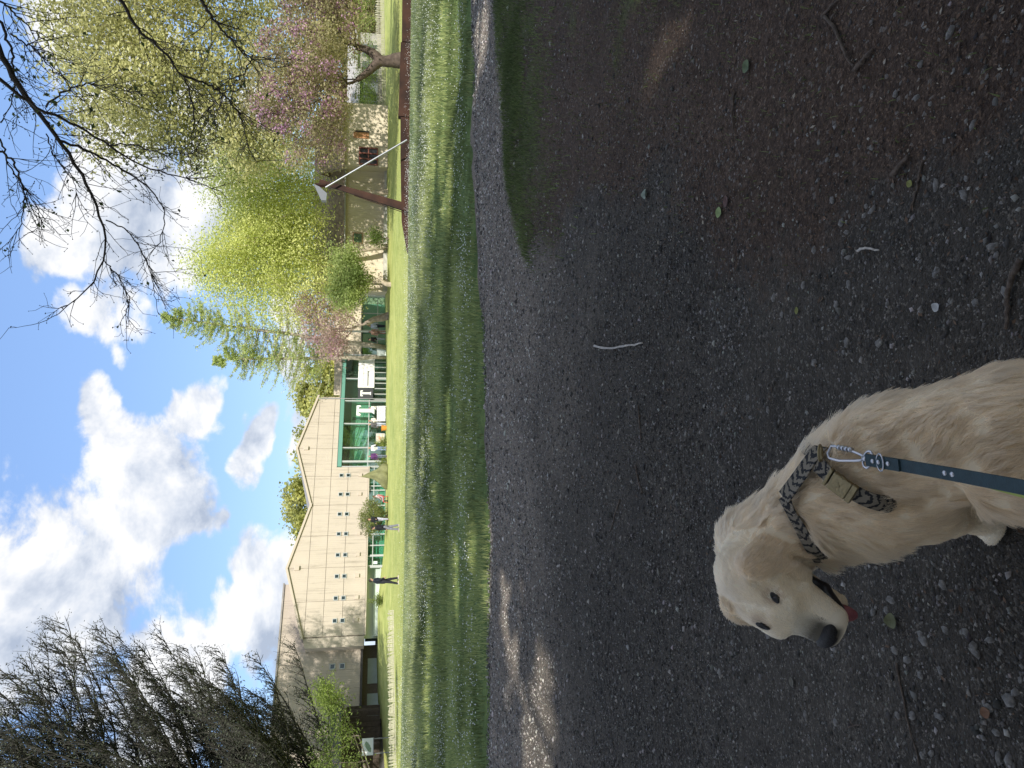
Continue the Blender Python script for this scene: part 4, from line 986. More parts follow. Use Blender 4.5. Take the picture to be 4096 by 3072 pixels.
def leafy_tree(name, base, blobs, label, seed, n_attr=500, n_leaf=9000, leaf=.16, cols=((.10, .14, .03), (.20, .24, .06)), step=.45, kill=.9, infl=6, tip=.012, trunk_r=.25, bark=None, trans=.5, cluster=.55, aspect=.55, extra=None, group=None, trunk=None, gaps=False, droop=0., leafmat=None, minr=0.0, cat='tree', capr=None, start_par=None, grow_from=0, thick=None):
    rg = np.random.default_rng(seed)
    base = np.array(base, float)
    A = in_blobs(blobs, n_attr, rg, .45)
    zc = min(b[2] - b[5] * .8 for b in blobs)
    st = trunk if trunk is not None else [base + (np.array([np.mean([b[0] for b in blobs]), np.mean([b[1] for b in blobs]), max(zc, base[2] + 1.0)]) - base) * u + np.array([rg.normal() * .06, 0, 0]) for u in np.linspace(0, 1, 6)]
    N, par = colonise(A, base, step, infl, kill, rg, start=st, start_par=start_par, grow_from=grow_from)
    r, ch = radii(N, par, tip, cap=capr or trunk_r)
    root = empty(name, base, label=label, cat=cat, group=group)
    r = np.maximum(r, 0)
    for i in range(min(len(st), 4)): r[i] = max(r[i], trunk_r * (1.35 - .12 * i) if i < 2 else trunk_r * .95)
    if thick is not None: r[:len(thick)] = thick
    me = limbs_mesh(N - base, par, r, 7, minr)
    link('trunk', me, bark or BARK(), root)
    tips = N[(ch == 0) | (r < tip * 2.6)]
    if n_leaf:
        C = tips[rg.integers(0, len(tips), n_leaf)] + rg.normal(size=(n_leaf, 3)) * cluster * np.array([1, 1, .8])
        if gaps: C = C[keep_shade(C, rg)]
        n = len(C)
        # clumps differ in tone
        tw = np.clip(.5 + 1.6 * (vnoise(C[:, 0] + C[:, 2] * .7, C[:, 1] + C[:, 2] * .5, .55, seed) - .5) + rg.normal(size=n) * .14, 0, 1)[:, None]
        tint = np.array(cols[0]) * (1 - tw) + np.array(cols[1]) * tw
        V, F, T = leaf_cards(C - base, np.full(n, leaf), rg, aspect, droop, .5, tint)
        link('crown', mesh_np('crown', V, F, False, {'tint': T}), leafmat or mat('leaf_%d' % int(trans * 100), rough=.55, attr='tint', spec=.3, trans=trans), root)
    if extra:
        nm, n, sz, c0, c1, cl, mname, share = extra
        sub = tips[rg.choice(len(tips), max(3, int(len(tips) * share)), replace=False)]
        C = sub[rg.integers(0, len(sub), n)] + rg.normal(size=(n, 3)) * cl
        w = rg.random((n, 1)); V, F, T = leaf_cards(C - base, np.full(n, sz), rg, .8, 0, .3, np.array(c0) * (1 - w) + np.array(c1) * w)
        link(nm, mesh_np(nm, V, F, False, {'tint': T}), mat(mname, rough=.6, attr='tint', spec=.2, trans=.35), root)
    return root
def keep_shade(C, rg):
    """False for sprays standing in the way of a sun patch the crowns are culled for"""
    s = C[:, 2] / SUN_DIR[2]; gx = C[:, 0] - SUN_DIR[0] * s; gy = C[:, 1] - SUN_DIR[1] * s
    k = np.ones(len(C), bool)
    for x, y, rx, ry, an, mg in LIT_PATCHES:
        c, sn = math.cos(an), math.sin(an); u = (gx - x) * c + (gy - y) * sn; v = -(gx - x) * sn + (gy - y) * c
        k &= (u / (rx + mg)) ** 2 + (v / (ry + mg)) ** 2 > 1
    return k
def build_far_trees():
    # big olive green tree at the right
    p = at(1545, -420, 56); z0 = gz(p[0], 56)
    c = at(850, 170, 56)
    leafy_tree('young_leaf_tree', (p[0], 56, z0), [(c[0], 56, 15, 9.5, 6, 10.5), (c[0] - 4, 55, 19, 6, 5, 6.5), (c[0] + 3, 56, 21, 8, 5, 6), (c[0] - 5.5, 55, 11, 5, 4, 5)], 'tall tree with pale olive young leaves at the right, behind the redbud', 101,
               1200, 62000, .30, ((.32, .32, .13), (.63, .62, .30)), .55, 1.0, 8, .013, .34, cluster=.75, minr=.012)
    # redbud with a forked trunk
    p = onground(1590, 240); D = 50.; b = at(1592, 240, D); b[2] = gz(b[0], b[1])
    T = [b - [0, 0, .15]] + [at(*q, D) for q in ((1575, 243), (1550, 246), (1522, 244), (1505, 258), (1482, 280), (1455, 302), (1430, 318), (1508, 226), (1488, 210), (1460, 196), (1425, 188))]
    TP = [-1, 0, 1, 2, 3, 4, 5, 6, 3, 8, 9, 10]
    TH = [.62, .46, .38, .36, .32, .27, .23, .18, .33, .30, .25, .20]
    rg = np.random.default_rng(5)
    cc = at(1250, 270, D)
    leafy_tree('redbud_tree', b, [(cc[0], D, cc[2], 6.8, 4.5, 2.9), (cc[0] + 5.5, D, cc[2] - .2, 5, 4, 2.8), (cc[0] - 3.5, D, cc[2] + .6, 4, 3.5, 2.2), (cc[0] - 1.5, D, cc[2] + 2.8, 3.5, 3, 2), (cc[0] + 4, D, cc[2] - 2.2, 4, 3, 1.5), (cc[0] - 3.5, D, cc[2] - 1.6, 3, 3, 1.4)], 'old redbud with a dark forked trunk and magenta blossom clusters', 7,
               1100, 30000, .19, ((.25, .21, .13), (.50, .47, .25)), .40, .75, 9, .016, .40, trunk=T, start_par=TP, grow_from=6, thick=TH, bark=mat('redbud_bark', (.085, .065, .055), .95, var=.35, vscale=4, bump=.6, bscale=14), cluster=.5,
               extra=('blossom', 8000, .16, (.40, .20, .34), (.62, .40, .56), .28, 'blossom_magenta', .16), minr=.010)
    # lime green trees
    for i, (cx, cy, Dp, base_y, blobs, lab, n) in enumerate((
            (1120, 720, 77, 730, [(0, 0, 0, 4.6, 3.6, 5.5), (-1.5, 0, -3.8, 3.6, 3, 2.6), (1.5, 0, 3.6, 3, 3, 3.2), (2.8, 0, -2, 3, 3, 3)], 'lime green tree above the silver pole of the sculpture', 15000),
            (1140, 960, 78, 905, [(0, 0, 0, 4.4, 3.4, 5.6), (1.8, 0, -4.0, 3.6, 3, 2.4), (-1.6, 0, 2.5, 3, 3, 4.0)], 'lime green tree left of the sculpture mast', 14000),
            (1100, 1110, 65, 1130, [(0, 0, 0, 3.4, 3.0, 6.8), (-1.0, 0, -3.2, 3.0, 2.8, 3.6), (.6, 0, 4.5, 2.2, 2, 3)], 'lime green tree with a pale straight trunk', 12000),
            (1085, 815, 64, 770, [(0, 0, -.2, 4.4, 3.0, 4.4), (2.5, 0, 2.4, 2.6, 2.4, 3.0)], 'lime green tree in front of the cream house roof, behind the silver pole', 14000),
            (1075, 980, 65, 985, [(0, 0, -.3, 3.9, 3.0, 4.4), (-1.5, 0, 2.6, 2.6, 2.4, 3.0)], 'lime green tree in front of the left end of the cream house', 13000))):
        c = at(cx, cy, Dp); b = at(1545, base_y, Dp); b[2] = gz(b[0], b[1])
        leafy_tree('lime_green_tree', b, [(c[0] + x * Dp / 58, Dp + y, c[2] + z * Dp / 58, rx * Dp / 56, ry, rz * Dp / 58) for x, y, z, rx, ry, rz in blobs], lab, 200 + i, 700, int(n * 1.8), .21, ((.52, .58, .17), (.86, .88, .38)), .5, .95, 7, .013, .20,
                   bark=mat('bark_pale', (.40, .34, .26), .9, var=.25, vscale=4), cluster=.85, group='lime green trees beyond the lawn', minr=.010)
    # darker green shrubby tree under them
    c = at(1395, 1130, 60); b = at(1546, 1135, 60); b[2] = gz(b[0], b[1])
    leafy_tree('green_shrub_tree', b, [(c[0], 60, c[2], 2.3, 2, 1.9), (c[0] + 1.6, 60, c[2] + .3, 1.8, 2, 1.5), (c[0] - 1.0, 60, c[2] + .6, 1.6, 1.6, 1.4)], 'rounded darker green tree with a pale bare trunk left of the cream house', 240, 300, 14000, .18, ((.20, .27, .085), (.44, .52, .19)), .35, .6, 5, .012, .17, bark=MATS['bark_pale'], cluster=.38)
    # small dusky pink tree
    c = at(1310, 1300, 64); b = at(1552, 1262, 64); b[2] = gz(b[0], b[1])
    leafy_tree('pink_blossom_tree', b, [(c[0], 64, c[2], 2.9, 2.4, 2.5), (c[0] - 1.6, 64, c[2] - .8, 1.8, 2, 1.6), (c[0] + 1.2, 64, c[2] + 1.6, 1.8, 1.8, 1.4)], 'small dusky pink tree with crooked grey limbs before the glass porch', 250, 520, 7500, .17, ((.42, .29, .28), (.60, .46, .42)), .3, .5, 5, .015, .26, bark=mat('bark_mauve', (.30, .25, .21), .9, var=.3, vscale=4), cluster=.36,
               extra=('blossom', 900, .15, (.42, .22, .30), (.55, .34, .42), .3, 'blossom_dusky', .12))
    # small bush by the cream house wall and low plants
    for i, (px, py, D, r, lab) in enumerate(((1500, 950, 63, .9, 'thin green bush in front of the cream house wall'), (1480, 410, 70, 1.5, 'bright green bush behind the taller picket fence'), (1455, 380, 72, 1.6, 'yellow green bush between shed and redbud'), (1465, 225, 69, 1.9, 'leafy bush right behind the forked trunk'), (1470, 310, 70, 1.5, 'small leafy bush left of the forked trunk'), (1460, 60, 72, 2.2, 'leafy bush behind the fence at the right edge'))):
        c = at(px, py, D); b = (c[0], D, gz(c[0], D))
        leafy_tree('garden_bush', b, [(c[0], D, c[2], r, r, r * .9)], lab, 260 + i, 120, 1600, .14, ((.12, .19, .045), (.32, .42, .10)), .22, .4, 4, .010, .05, cluster=.25, group='garden bushes', cat='bush')
    for i, (px, py, D, r, h, lab) in enumerate(((1330, 40, 88, 5.5, 4.0, 'olive bushy tree filling the gap behind the forked trunk'), (1340, 260, 92, 6.0, 4.2, 'brownish green bushy tree behind the black shed'), (1350, 480, 94, 5.5, 4.0, 'dull green bushy tree behind the cream wing'), (1320, -180, 90, 6, 4.2, 'olive bushy tree beyond the right picture edge'), (1380, 120, 84, 4.0, 2.6, 'low dark hedge bush behind the weathered fence'))):
        c = at(px, py, D)
        leafy_tree('background_tree', (c[0], D, 1.6), [(c[0], D, c[2], r, 3, h), (c[0] + 1, D, c[2] - h * .8, r, 3, h * .7)], lab, 280 + i, 160, 6500, .40, ((.16, .14, .075), (.36, .34, .18)), .9, 1.6, 9, .02, .2, cluster=.7, aspect=.7, group='bushy trees in the background')
    # wooded ridge behind the museum roof
    rg = np.random.default_rng(77)
    spots = [(1240, 2120, 112), (1215, 2060, 115), (1205, 1990, 118), (1225, 1930, 116), (1250, 1870, 118), (1235, 1800, 120), (1245, 1720, 118), (1238, 1650, 120), (1235, 1570, 118), (1262, 1490, 116), (1285, 1420, 118), (1300, 1340, 120)]
    side = ['leftmost, over the valley of the roof', 'over the left gable slope', 'tallest, left of the roof valley', 'right of the roof valley', 'over the right gable, left side', 'behind the right gable peak', 'right of the right gable peak', 'over the right gable slope', 'above the right end of the gable', 'above the flat glass roof', 'above the white banner', 'behind the larch']
    for i, (px, py, D) in enumerate(spots):
        c = at(px, py, D); R0 = 4.2
        g = .9 + .2 * rg.random()
        leafy_tree('ridge_tree', (c[0], D, 1.0), [(c[0], D, c[2] - 1.2, R0, 3.6, 3.4), (c[0] + rg.normal(), D, c[2] - 5, R0 + .4, 4, 4)], 'rounded olive green tree behind the museum, ' + side[i], 300 + i, 110, 5600, .50, ((.30 * g, .32 * g, .10), (.60 * g, .60 * g, .22)), 1.3, 2.0, 12, .03, .3, cluster=.72, aspect=.75, group='trees behind the museum roof')
def build_larch(base, top, label, seed, zlo, wid, col, n_whorl=30, spread=1.0, leafn=1.0):
    """larch: straight pale trunk, level branches turning up, hung with tufted sprays"""
    rg = np.random.default_rng(seed); base = np.array(base, float); top = np.array(top, float)
    root = empty('larch_tree', base, label=label, cat='tree', group='pale green larches')
    n = 14; P = [base + (top - base) * u + np.array([rg.normal() * .05, rg.normal() * .05, 0]) for u in np.linspace(0, 1, n)]
    MB().tube(np.array(P) - base, [.24 * (1 - u) ** .8 + .02 for u in np.linspace(0, 1, n)], 8).build('trunk', mat('bark_larch', (.38, .34, .27), .9, var=.3, vscale=4), root, True)
    H = top[2] - base[2]; a, b_, ra, rb = [], [], [], []; leaves = []
    for k in range(n_whorl * 4):
        u = zlo + (1 - zlo) * rg.random() ** .9; p = base + (top - base) * u
        L = wid * (1 - u) ** .75 * rg.uniform(.55, 1.15) * 1.25 + .35; az = rg.uniform(0, 2 * math.pi); d = np.array([math.cos(az), math.sin(az) * .8, 0])
        el0 = rg.uniform(-.15, .2); m = 9; q = p.copy(); pts = [q.copy()]
        for j in range(m):
            el = el0 + (j / m) ** 1.5 * rg.uniform(.5, .9); q = q + (d * math.cos(el) + np.array([0, 0, math.sin(el)])) * L / m + rg.normal(size=3) * .04; pts.append(q.copy())
        for j in range(m):
            a.append(pts[j]); b_.append(pts[j + 1]); ra.append(.035 * (1 - j / m) + .006); rb.append(.035 * (1 - (j + 1) / m) + .005)
            if j >= 1:
                for s in range(int(10 * leafn)):
                    v = pts[j] + (pts[j + 1] - pts[j]) * rg.random(); off = np.cross(d, [0, 0, 1]) * rg.normal() * .16 + np.array([0, 0, rg.normal() * .08 - .07]); leaves.append(v + off)
        for s in range(4):
            j = rg.integers(2, m); sd = np.cross(d, [0, 0, 1]) * rg.choice([-1, 1]) * rg.uniform(.5, 1.2) + d * .5 + np.array([0, 0, .15]); e = pts[j] + sd * L * .18
            a.append(pts[j]); b_.append(e); ra.append(.012); rb.append(.004)
            for w in range(int(11 * leafn)): leaves.append(pts[j] + (e - pts[j]) * rg.random() + rg.normal(size=3) * .09)
    link('branches', tubes_np(np.array(a) - base, np.array(b_) - base, np.array(ra), np.array(rb), 4), MATS['bark_larch'], root)
    C = np.array(leaves); n = len(C); w = np.clip(rg.normal(size=(n, 1)) * .3 + .5, 0, 1)
    V, F, T = leaf_cards(C - base, np.full(n, .18), rg, .40, .1, .3, np.array(col[0]) * (1 - w) + np.array(col[1]) * w)
    link('crown', mesh_np('crown', V, F, False, {'tint': T}), mat('leaf_40', rough=.55, attr='tint', spec=.3, trans=.4), root)
def build_larches():
    lc = ((.34, .44, .12), (.62, .70, .26))
    b = at(1548, 1388, 75); b[2] = gz(b[0], b[1]); build_larch(b, at(650, 1268, 75), 'tall pale green larch whose tip stands free against the sky', 41, .30, 6.6, lc, 46)
    b = at(1548, 1428, 76.5); b[2] = gz(b[0], b[1]); build_larch(b, at(850, 1440, 76.5), 'shorter larch reaching over the museum roof', 42, .32, 5.8, lc, 36)
def build_dark_tree():
    """dense bare-twigged evergreen at the far left, in silhouette"""
    rg = np.random.default_rng(61); D = 44.0
    base = np.array([-25.5, D, .8])
    root = empty('dark_cypress', base, label='huge dark twiggy tree filling the left side of the sky', cat='tree')
    top = base + np.array([1.0, 0, 27.])
    MB().tube([np.zeros(3), (.2, 0, 8), (.6, 0, 16), (1.0, 0, 26)], [.75, .6, .4, .08], 9).build('trunk', mat('bark_dark', (.052, .050, .043), .95, var=.3, vscale=3), root, True)
    a, b_, ra, rb = [], [], [], []; tw = []
    def limb(p, d, L, r, m=10, curl=.35):
        q = p.copy(); pts = [q.copy()]
        for j in range(m):
            d = d + np.array([0, 0, curl / m]) + rg.normal(size=3) * .07; d /= np.linalg.norm(d); q = q + d * L / m; pts.append(q.copy())
            a.append(pts[-2]); b_.append(pts[-1]); ra.append(r * (1 - j / m) + .012); rb.append(r * (1 - (j + 1) / m) + .010)
        return pts, d
    # (height on the trunk, reach, lift): reach is longest in the middle
    for k in range(150):
        z = 2.5 + 23 * rg.random(); u = z / 27
        reach = 15.0 * (1 - u) ** .40 * (0.5 + .5 * min(1, z / 11)) * rg.uniform(.6, 1.1)
        az = rg.uniform(-1.5, 1.5) if rg.random() < .75 else rg.uniform(-math.pi, math.pi)
        d = np.array([math.cos(az), math.sin(az) * .55, rg.uniform(.05, .55)]); d /= np.linalg.norm(d)
        pts, dl = limb(base + (top - base) * u, d, reach, .10 * (1 - .5 * u))
        for j in range(2, 11):
            for s in range(6):
                dd = (pts[min(j, 10)] - pts[j - 1]); dd /= np.linalg.norm(dd)
                sd = dd * .8 + rg.normal(size=3) * .45 + np.array([0, 0, .45]); sd /= np.linalg.norm(sd); L = rg.uniform(.8, 2.0) * (1.15 - .05 * j)
                p0 = pts[j - 1] + (pts[min(j, 10)] - pts[j - 1]) * rg.random()
                q1, _ = limb(p0, sd, L, .022, 4, .5)
                for w in range(3):
                    p1 = q1[rg.integers(1, 5)]; s2 = sd * .7 + rg.normal(size=3) * .5 + np.array([0, 0, .35]); s2 /= np.linalg.norm(s2); l2 = rg.uniform(.3, .75)
                    a.append(p1); b_.append(p1 + s2 * l2); ra.append(.015); rb.append(.007); tw.append((p1, s2, l2))
    link('branches', tubes_np(np.array(a) - base, np.array(b_) - base, np.array(ra), np.array(rb), 3), mat('bark_dark', (.052, .050, .043), .95), root)
    # short scaly sprays along the twigs
    P = np.array([t_[0] for t_ in tw]); S = np.array([t_[1] for t_ in tw]); L = np.array([t_[2] for t_ in tw])
    k = rg.integers(0, len(P), 85000); C = P[k] + S[k] * (L[k] * rg.random(len(k)))[:, None] + rg.normal(size=(len(k), 3)) * .12
    w = rg.random((len(C), 1)); V, F, T = leaf_cards(C - base, np.full(len(C), .17), rg, .3, -.2, .2, np.array((.028, .034, .024)) * (1 - w) + np.array((.12, .135, .095)) * w)
    link('sprays', mesh_np('sprays', V, F, False, {'tint': T}), mat('spray_dark', rough=.8, attr='tint', spec=.15, trans=.1), root)
    # lit green shrub under it
    for i, (px, py, D2, blobs, lab) in enumerate(((1345, 2930, 40, [(0, 0, 0, 1.2, 1.0, .9), (-1.5, 0, .5, 1.1, 1, .9), (.9, 0, -.3, .7, .8, .6), (-.6, 0, -.8, .6, .6, .5)], 'lime green shrub in sun under the dark tree, above the map board'), (1300, 2770, 41, [(0, 0, 0, .6, .8, .9), (-.8, 0, -.3, .7, .7, .7)], 'green shrub in front of the brown block under the dark tree'))):
        c = at(px, py, D2); b = (-27.0 - i, D2 + 1.5, gz(-27, D2))
        leafy_tree('tall_shrub', b, [(c[0] + x, D2 + y, c[2] + z, rx, ry, rz) for x, y, z, rx, ry, rz in blobs], lab, 400 + i, 260, 2600, .15, ((.08, .12, .035), (.30, .39, .09)), .35, .6, 5, .012, .10, cluster=.36, droop=.5, aspect=.4, group='tall shrubs under the dark tree', cat='shrub')
def build_overhang():
    """bare spring branches of the tree beside the camera hanging into the sky"""
    rg = np.random.default_rng(91)
    base = np.array([7.2, 4.2, 0.0])
    root = empty('overhanging_tree', base, label='bare budding branches hanging across the sky from the right', cat='tree')
    bark = mat('branch_bark', (.10, .085, .070), .9, var=.3, vscale=10)
    MB().tube([np.zeros(3), (.05, .1, 2.0), (-.05, .3, 4.2), (.0, .6, 7.0), (.3, .2, 12), (.2, -.5, 17)], [.34, .27, .24, .20, .13, .05], 10).build('trunk', bark, root, True)
    a, b_, ra, rb = [], [], [], []; buds = []; leaves = []
    f = .7836
    mains = [  # picture points of the zoomed corner, distance, start and end radius
        ([(-60, 120), (0, 270), (70, 400), (180, 560), (300, 710), (420, 890), (490, 1030), (540, 1200), (545, 1330), (430, 1500), (300, 1600)], (6.6, 7.4), .030, .005),
        ([(-40, 380), (60, 460), (200, 550), (330, 610), (470, 680), (560, 740), (660, 810), (800, 880), (940, 905), (1080, 950), (1160, 1010)], (6.4, 7.0), .018, .004),
        ([(300, 715), (430, 760), (560, 830), (660, 890), (760, 960), (830, 1040), (850, 1130), (800, 1260), (720, 1340)], (7.0, 7.3), .015, .003),
        ([(0, 110), (60, 250), (75, 420), (60, 520), (0, 620)], (6.9, 7.2), .014, .004),
        ([(0, 770), (60, 810), (110, 930), (130, 1020), (100, 1150), (40, 1250)], (7.2, 7.4), .012, .003),
        ([(0, 710), (50, 850), (120, 960), (200, 1060), (215, 1160)], (7.3, 7.5), .010, .003),
        ([(560, -60), (660, 70), (700, 160), (790, 210), (860, 290), (940, 390), (970, 480), (1000, 610), (960, 700), (1010, 780)], (5.6, 6.2), .016, .003),
        ([(940, 390), (1050, 420), (1130, 480), (1210, 560), (1250, 660), (1270, 780), (1310, 830)], (6.0, 6.3), .010, .003),
        ([(990, -60), (1080, 90), (1150, 170), (1230, 260), (1290, 290), (1340, 350)], (5.2, 5.6), .013, .004),
        ([(1290, 290), (1250, 370), (1150, 470), (1060, 560)], (5.6, 5.8), .006, .003),
        ([(230, 540), (320, 470), (430, 425), (540, 435), (640, 460), (700, 470)], (6.8, 6.4), .010, .003),
        ([(540, 1330), (620, 1430), (660, 1530), (640, 1600), (660, 1640)], (7.2, 7.3), .007, .003),
        ([(545, 1120), (640, 1170), (710, 1260), (770, 1380), (790, 1500), (810, 1610)], (7.1, 7.3), .008, .003),
        ([(560, 740), (700, 740), (800, 780), (960, 795), (1010, 760), (1020, 700)], (6.7, 6.6), .008, .003),
        ([(240, 690), (270, 790), (340, 860), (390, 960), (400, 1040)], (7.1, 7.2), .007, .003),
        ([(-60, -40), (60, 60), (150, 130), (240, 215), (270, 290)], (6.2, 6.4), .010, .003),
        ([(60, 180), (180, 250), (250, 340), (330, 400), (370, 470)], (6.5, 6.7), .008, .003)]
    def seg(P, r0, r1):
        n = len(P); r = np.linspace(r0, r1, n)
        for i in range(n - 1): a.append(P[i]); b_.append(P[i + 1]); ra.append(r[i]); rb.append(r[i + 1])
    down = np.array([0, 0, -1.0])
    for pts, (d0, d1), r0, r1 in mains:
        r0, r1 = r0 * .78, r1 * .75
        pix = resample(np.array(pts, float), 30); Dp = np.linspace(d0, d1, 30)
        P = np.array([CAMP + ray(x * f, y * f) * d for (x, y), d in zip(pix, Dp)]) + rg.normal(size=(30, 3)) * .006
        if pts[0][0] < 0 or pts[0][1] < 0:                         # carry it on to the trunk outside the frame
            s = base + np.array([0, .4, 4.6 + rg.uniform(-.6, 1.6)]); e = P[0]
            lead = np.array([s + (e - s) * u + np.array([0, 0, .5 * math.sin(math.pi * u)]) for u in np.linspace(0, 1, 10)]); seg(lead, r0 * 1.7, r0)
        seg(P, r0, r1)
        T = np.gradient(P, axis=0); T /= np.linalg.norm(T, axis=1)[:, None]
        for k in range(int(26 * np.linalg.norm(P[-1] - P[0]) / 2.0) + 8):
            i = rg.integers(4, 30); L = rg.uniform(.12, .55) * (1.1 - .4 * i / 30); d = T[i] * .75 + rg.normal(size=3) * .45 + down * .10; d /= np.linalg.norm(d)
            q = P[i].copy(); tp = [q.copy()]; m = 7
            for j in range(m):
                d = d + rg.normal(size=3) * .14 + down * .03; d /= np.linalg.norm(d); q = q + d * L / m; tp.append(q.copy())
                if j and rg.random() < .55:
                    d2 = d * .5 + rg.normal(size=3) * .6; d2 /= np.linalg.norm(d2); l2 = rg.uniform(.03, .16)
                    e = q + d2 * l2 * .6 + rg.normal(size=3) * .01; e2 = e + (d2 + rg.normal(size=3) * .3) * l2 * .5; a.extend([q.copy(), e]); b_.extend([e, e2]); ra.extend([.0019, .0016]); rb.extend([.0016, .0012]); buds.append(e2)
            seg(np.array(tp), .0032, .0016); buds.append(q)
            if rg.random() < .22: leaves.append(q)
            elif rg.random() < .10: leaves.append(tp[3])
    link('branches', tubes_np(np.array(a) - base, np.array(b_) - base, np.array(ra), np.array(rb), 5), bark, root)
    C = np.array(buds); n = len(C)
    V, F, T = leaf_cards(C - base, np.full(n, .016), rg, .55, 0, 0, np.tile((.07, .06, .035), (n, 1)))
    V2, F2, T2 = leaf_cards(C - base, np.full(n, .016), rg, .55, 0, 0, np.tile((.07, .07, .035), (n, 1)))
    link('buds', mesh_np('buds', np.concatenate([V, V2]), np.concatenate([F, F2 + len(V)]), False, {'tint': np.concatenate([T, T2])}), mat('bud', rough=.7, attr='tint'), root)
    Lc = np.array(leaves); Lc = np.repeat(Lc, 3, 0) + rg.normal(size=(len(Lc) * 3, 3)) * .022; n = len(Lc); w = rg.random((n, 1))
    V, F, T = leaf_cards(Lc - base, np.full(n, .042), rg, .6, .3, .2, np.array((.06, .085, .025)) * (1 - w) + np.array((.14, .19, .05)) * w)
    link('leaves', mesh_np('leaves', V, F, False, {'tint': T}), mat('leaf_40', rough=.55, attr='tint', spec=.3, trans=.4), root)
def build_shade_trees():
    """the trees behind and beside the camera whose shade lies over path and meadow"""
    for px, py, rx, ry, an, mg in ((1790, 330, 3.0, 2.2, .2, .3), (1730, 160, 5.0, 3.2, .0, .3), (1700, 700, 1.2, 3.0, -1.2, .3), (1905, 60, 1.8, .25, .05, .2), (2060, 2620, .75, .10, -.55, .20), (2025, 2450, .6, .06, -.5, .18), (2005, 2320, .5, .04, -.4, .17), (2130, 2880, .9, .16, -.55, .22), (2175, 3040, .60, .22, -.5, .22), (2600, 20, .28, .12, .5, .13), (2690, 130, .26, .12, .5, .13), (2560, 420, .10, .08, .5, .10), (1955, 2230, .8, .15, 0, .2), (1720, 2600, 2.5, .5, 0, .3), (1700, 1700, 2.0, .5, 0, .3)):
        p = onz(px, py, 0); LIT_PATCHES.append((p[0], p[1], rx, ry, an, mg))
    rg = np.random.default_rng(17)
    for k in range(40):
        y = 9.5 + 25 * rg.random(); x = (rg.random() * 2 - 1) * (y * .55); LIT_PATCHES.append((x, y, rg.uniform(.15, .8), rg.uniform(.12, .55), rg.normal() * .6, .20))  # random crown gaps added to dapple the meadow with sun
    p = onz(3990, 1740, .3); LIT_PATCHES.append((p[0] - SUN_DIR[0] / SUN_DIR[2] * .3, p[1] - SUN_DIR[1] / SUN_DIR[2] * .3, .05, .03, 0, .10))
    spots = [(-3.5, -8.5, 27, 7.0), (7, -9, 28, 7.0), (-14, -7, 28, 7.0), (17, -6, 27, 6.5), (-24, -3, 27, 7.0), (1.5, -17, 35, 8), (-10, -18, 36, 7), (12, -19, 35, 7), (-21, -16, 34, 7), (25, -14, 30, 8)]
    names = ['behind the camera, left', 'behind the camera, right', 'left of the camera', 'right of the camera', 'farthest left', 'second row, middle', 'second row, left', 'second row, right', 'second row, far left', 'second row, far right']
    for i, (x, y, h, r) in enumerate(spots):
        leafy_tree('cedar_tree', (x, y, 0), [(x, y, h * .40, r, r * .9, h * .20), (x, y, h * .62, r * .9, r * .8, h * .22), (x, y, h * .82, r * .62, r * .6, h * .17)], 'tall cedar shading the path, ' + names[i], 500 + i, 230, 9500, .74, ((.025, .038, .016), (.06, .08, .032)), 1.2, 2.2, 14, .05, .5, cluster=1.15, aspect=.7, group='tall cedars shading the path', gaps=True, trans=.15, minr=.03)
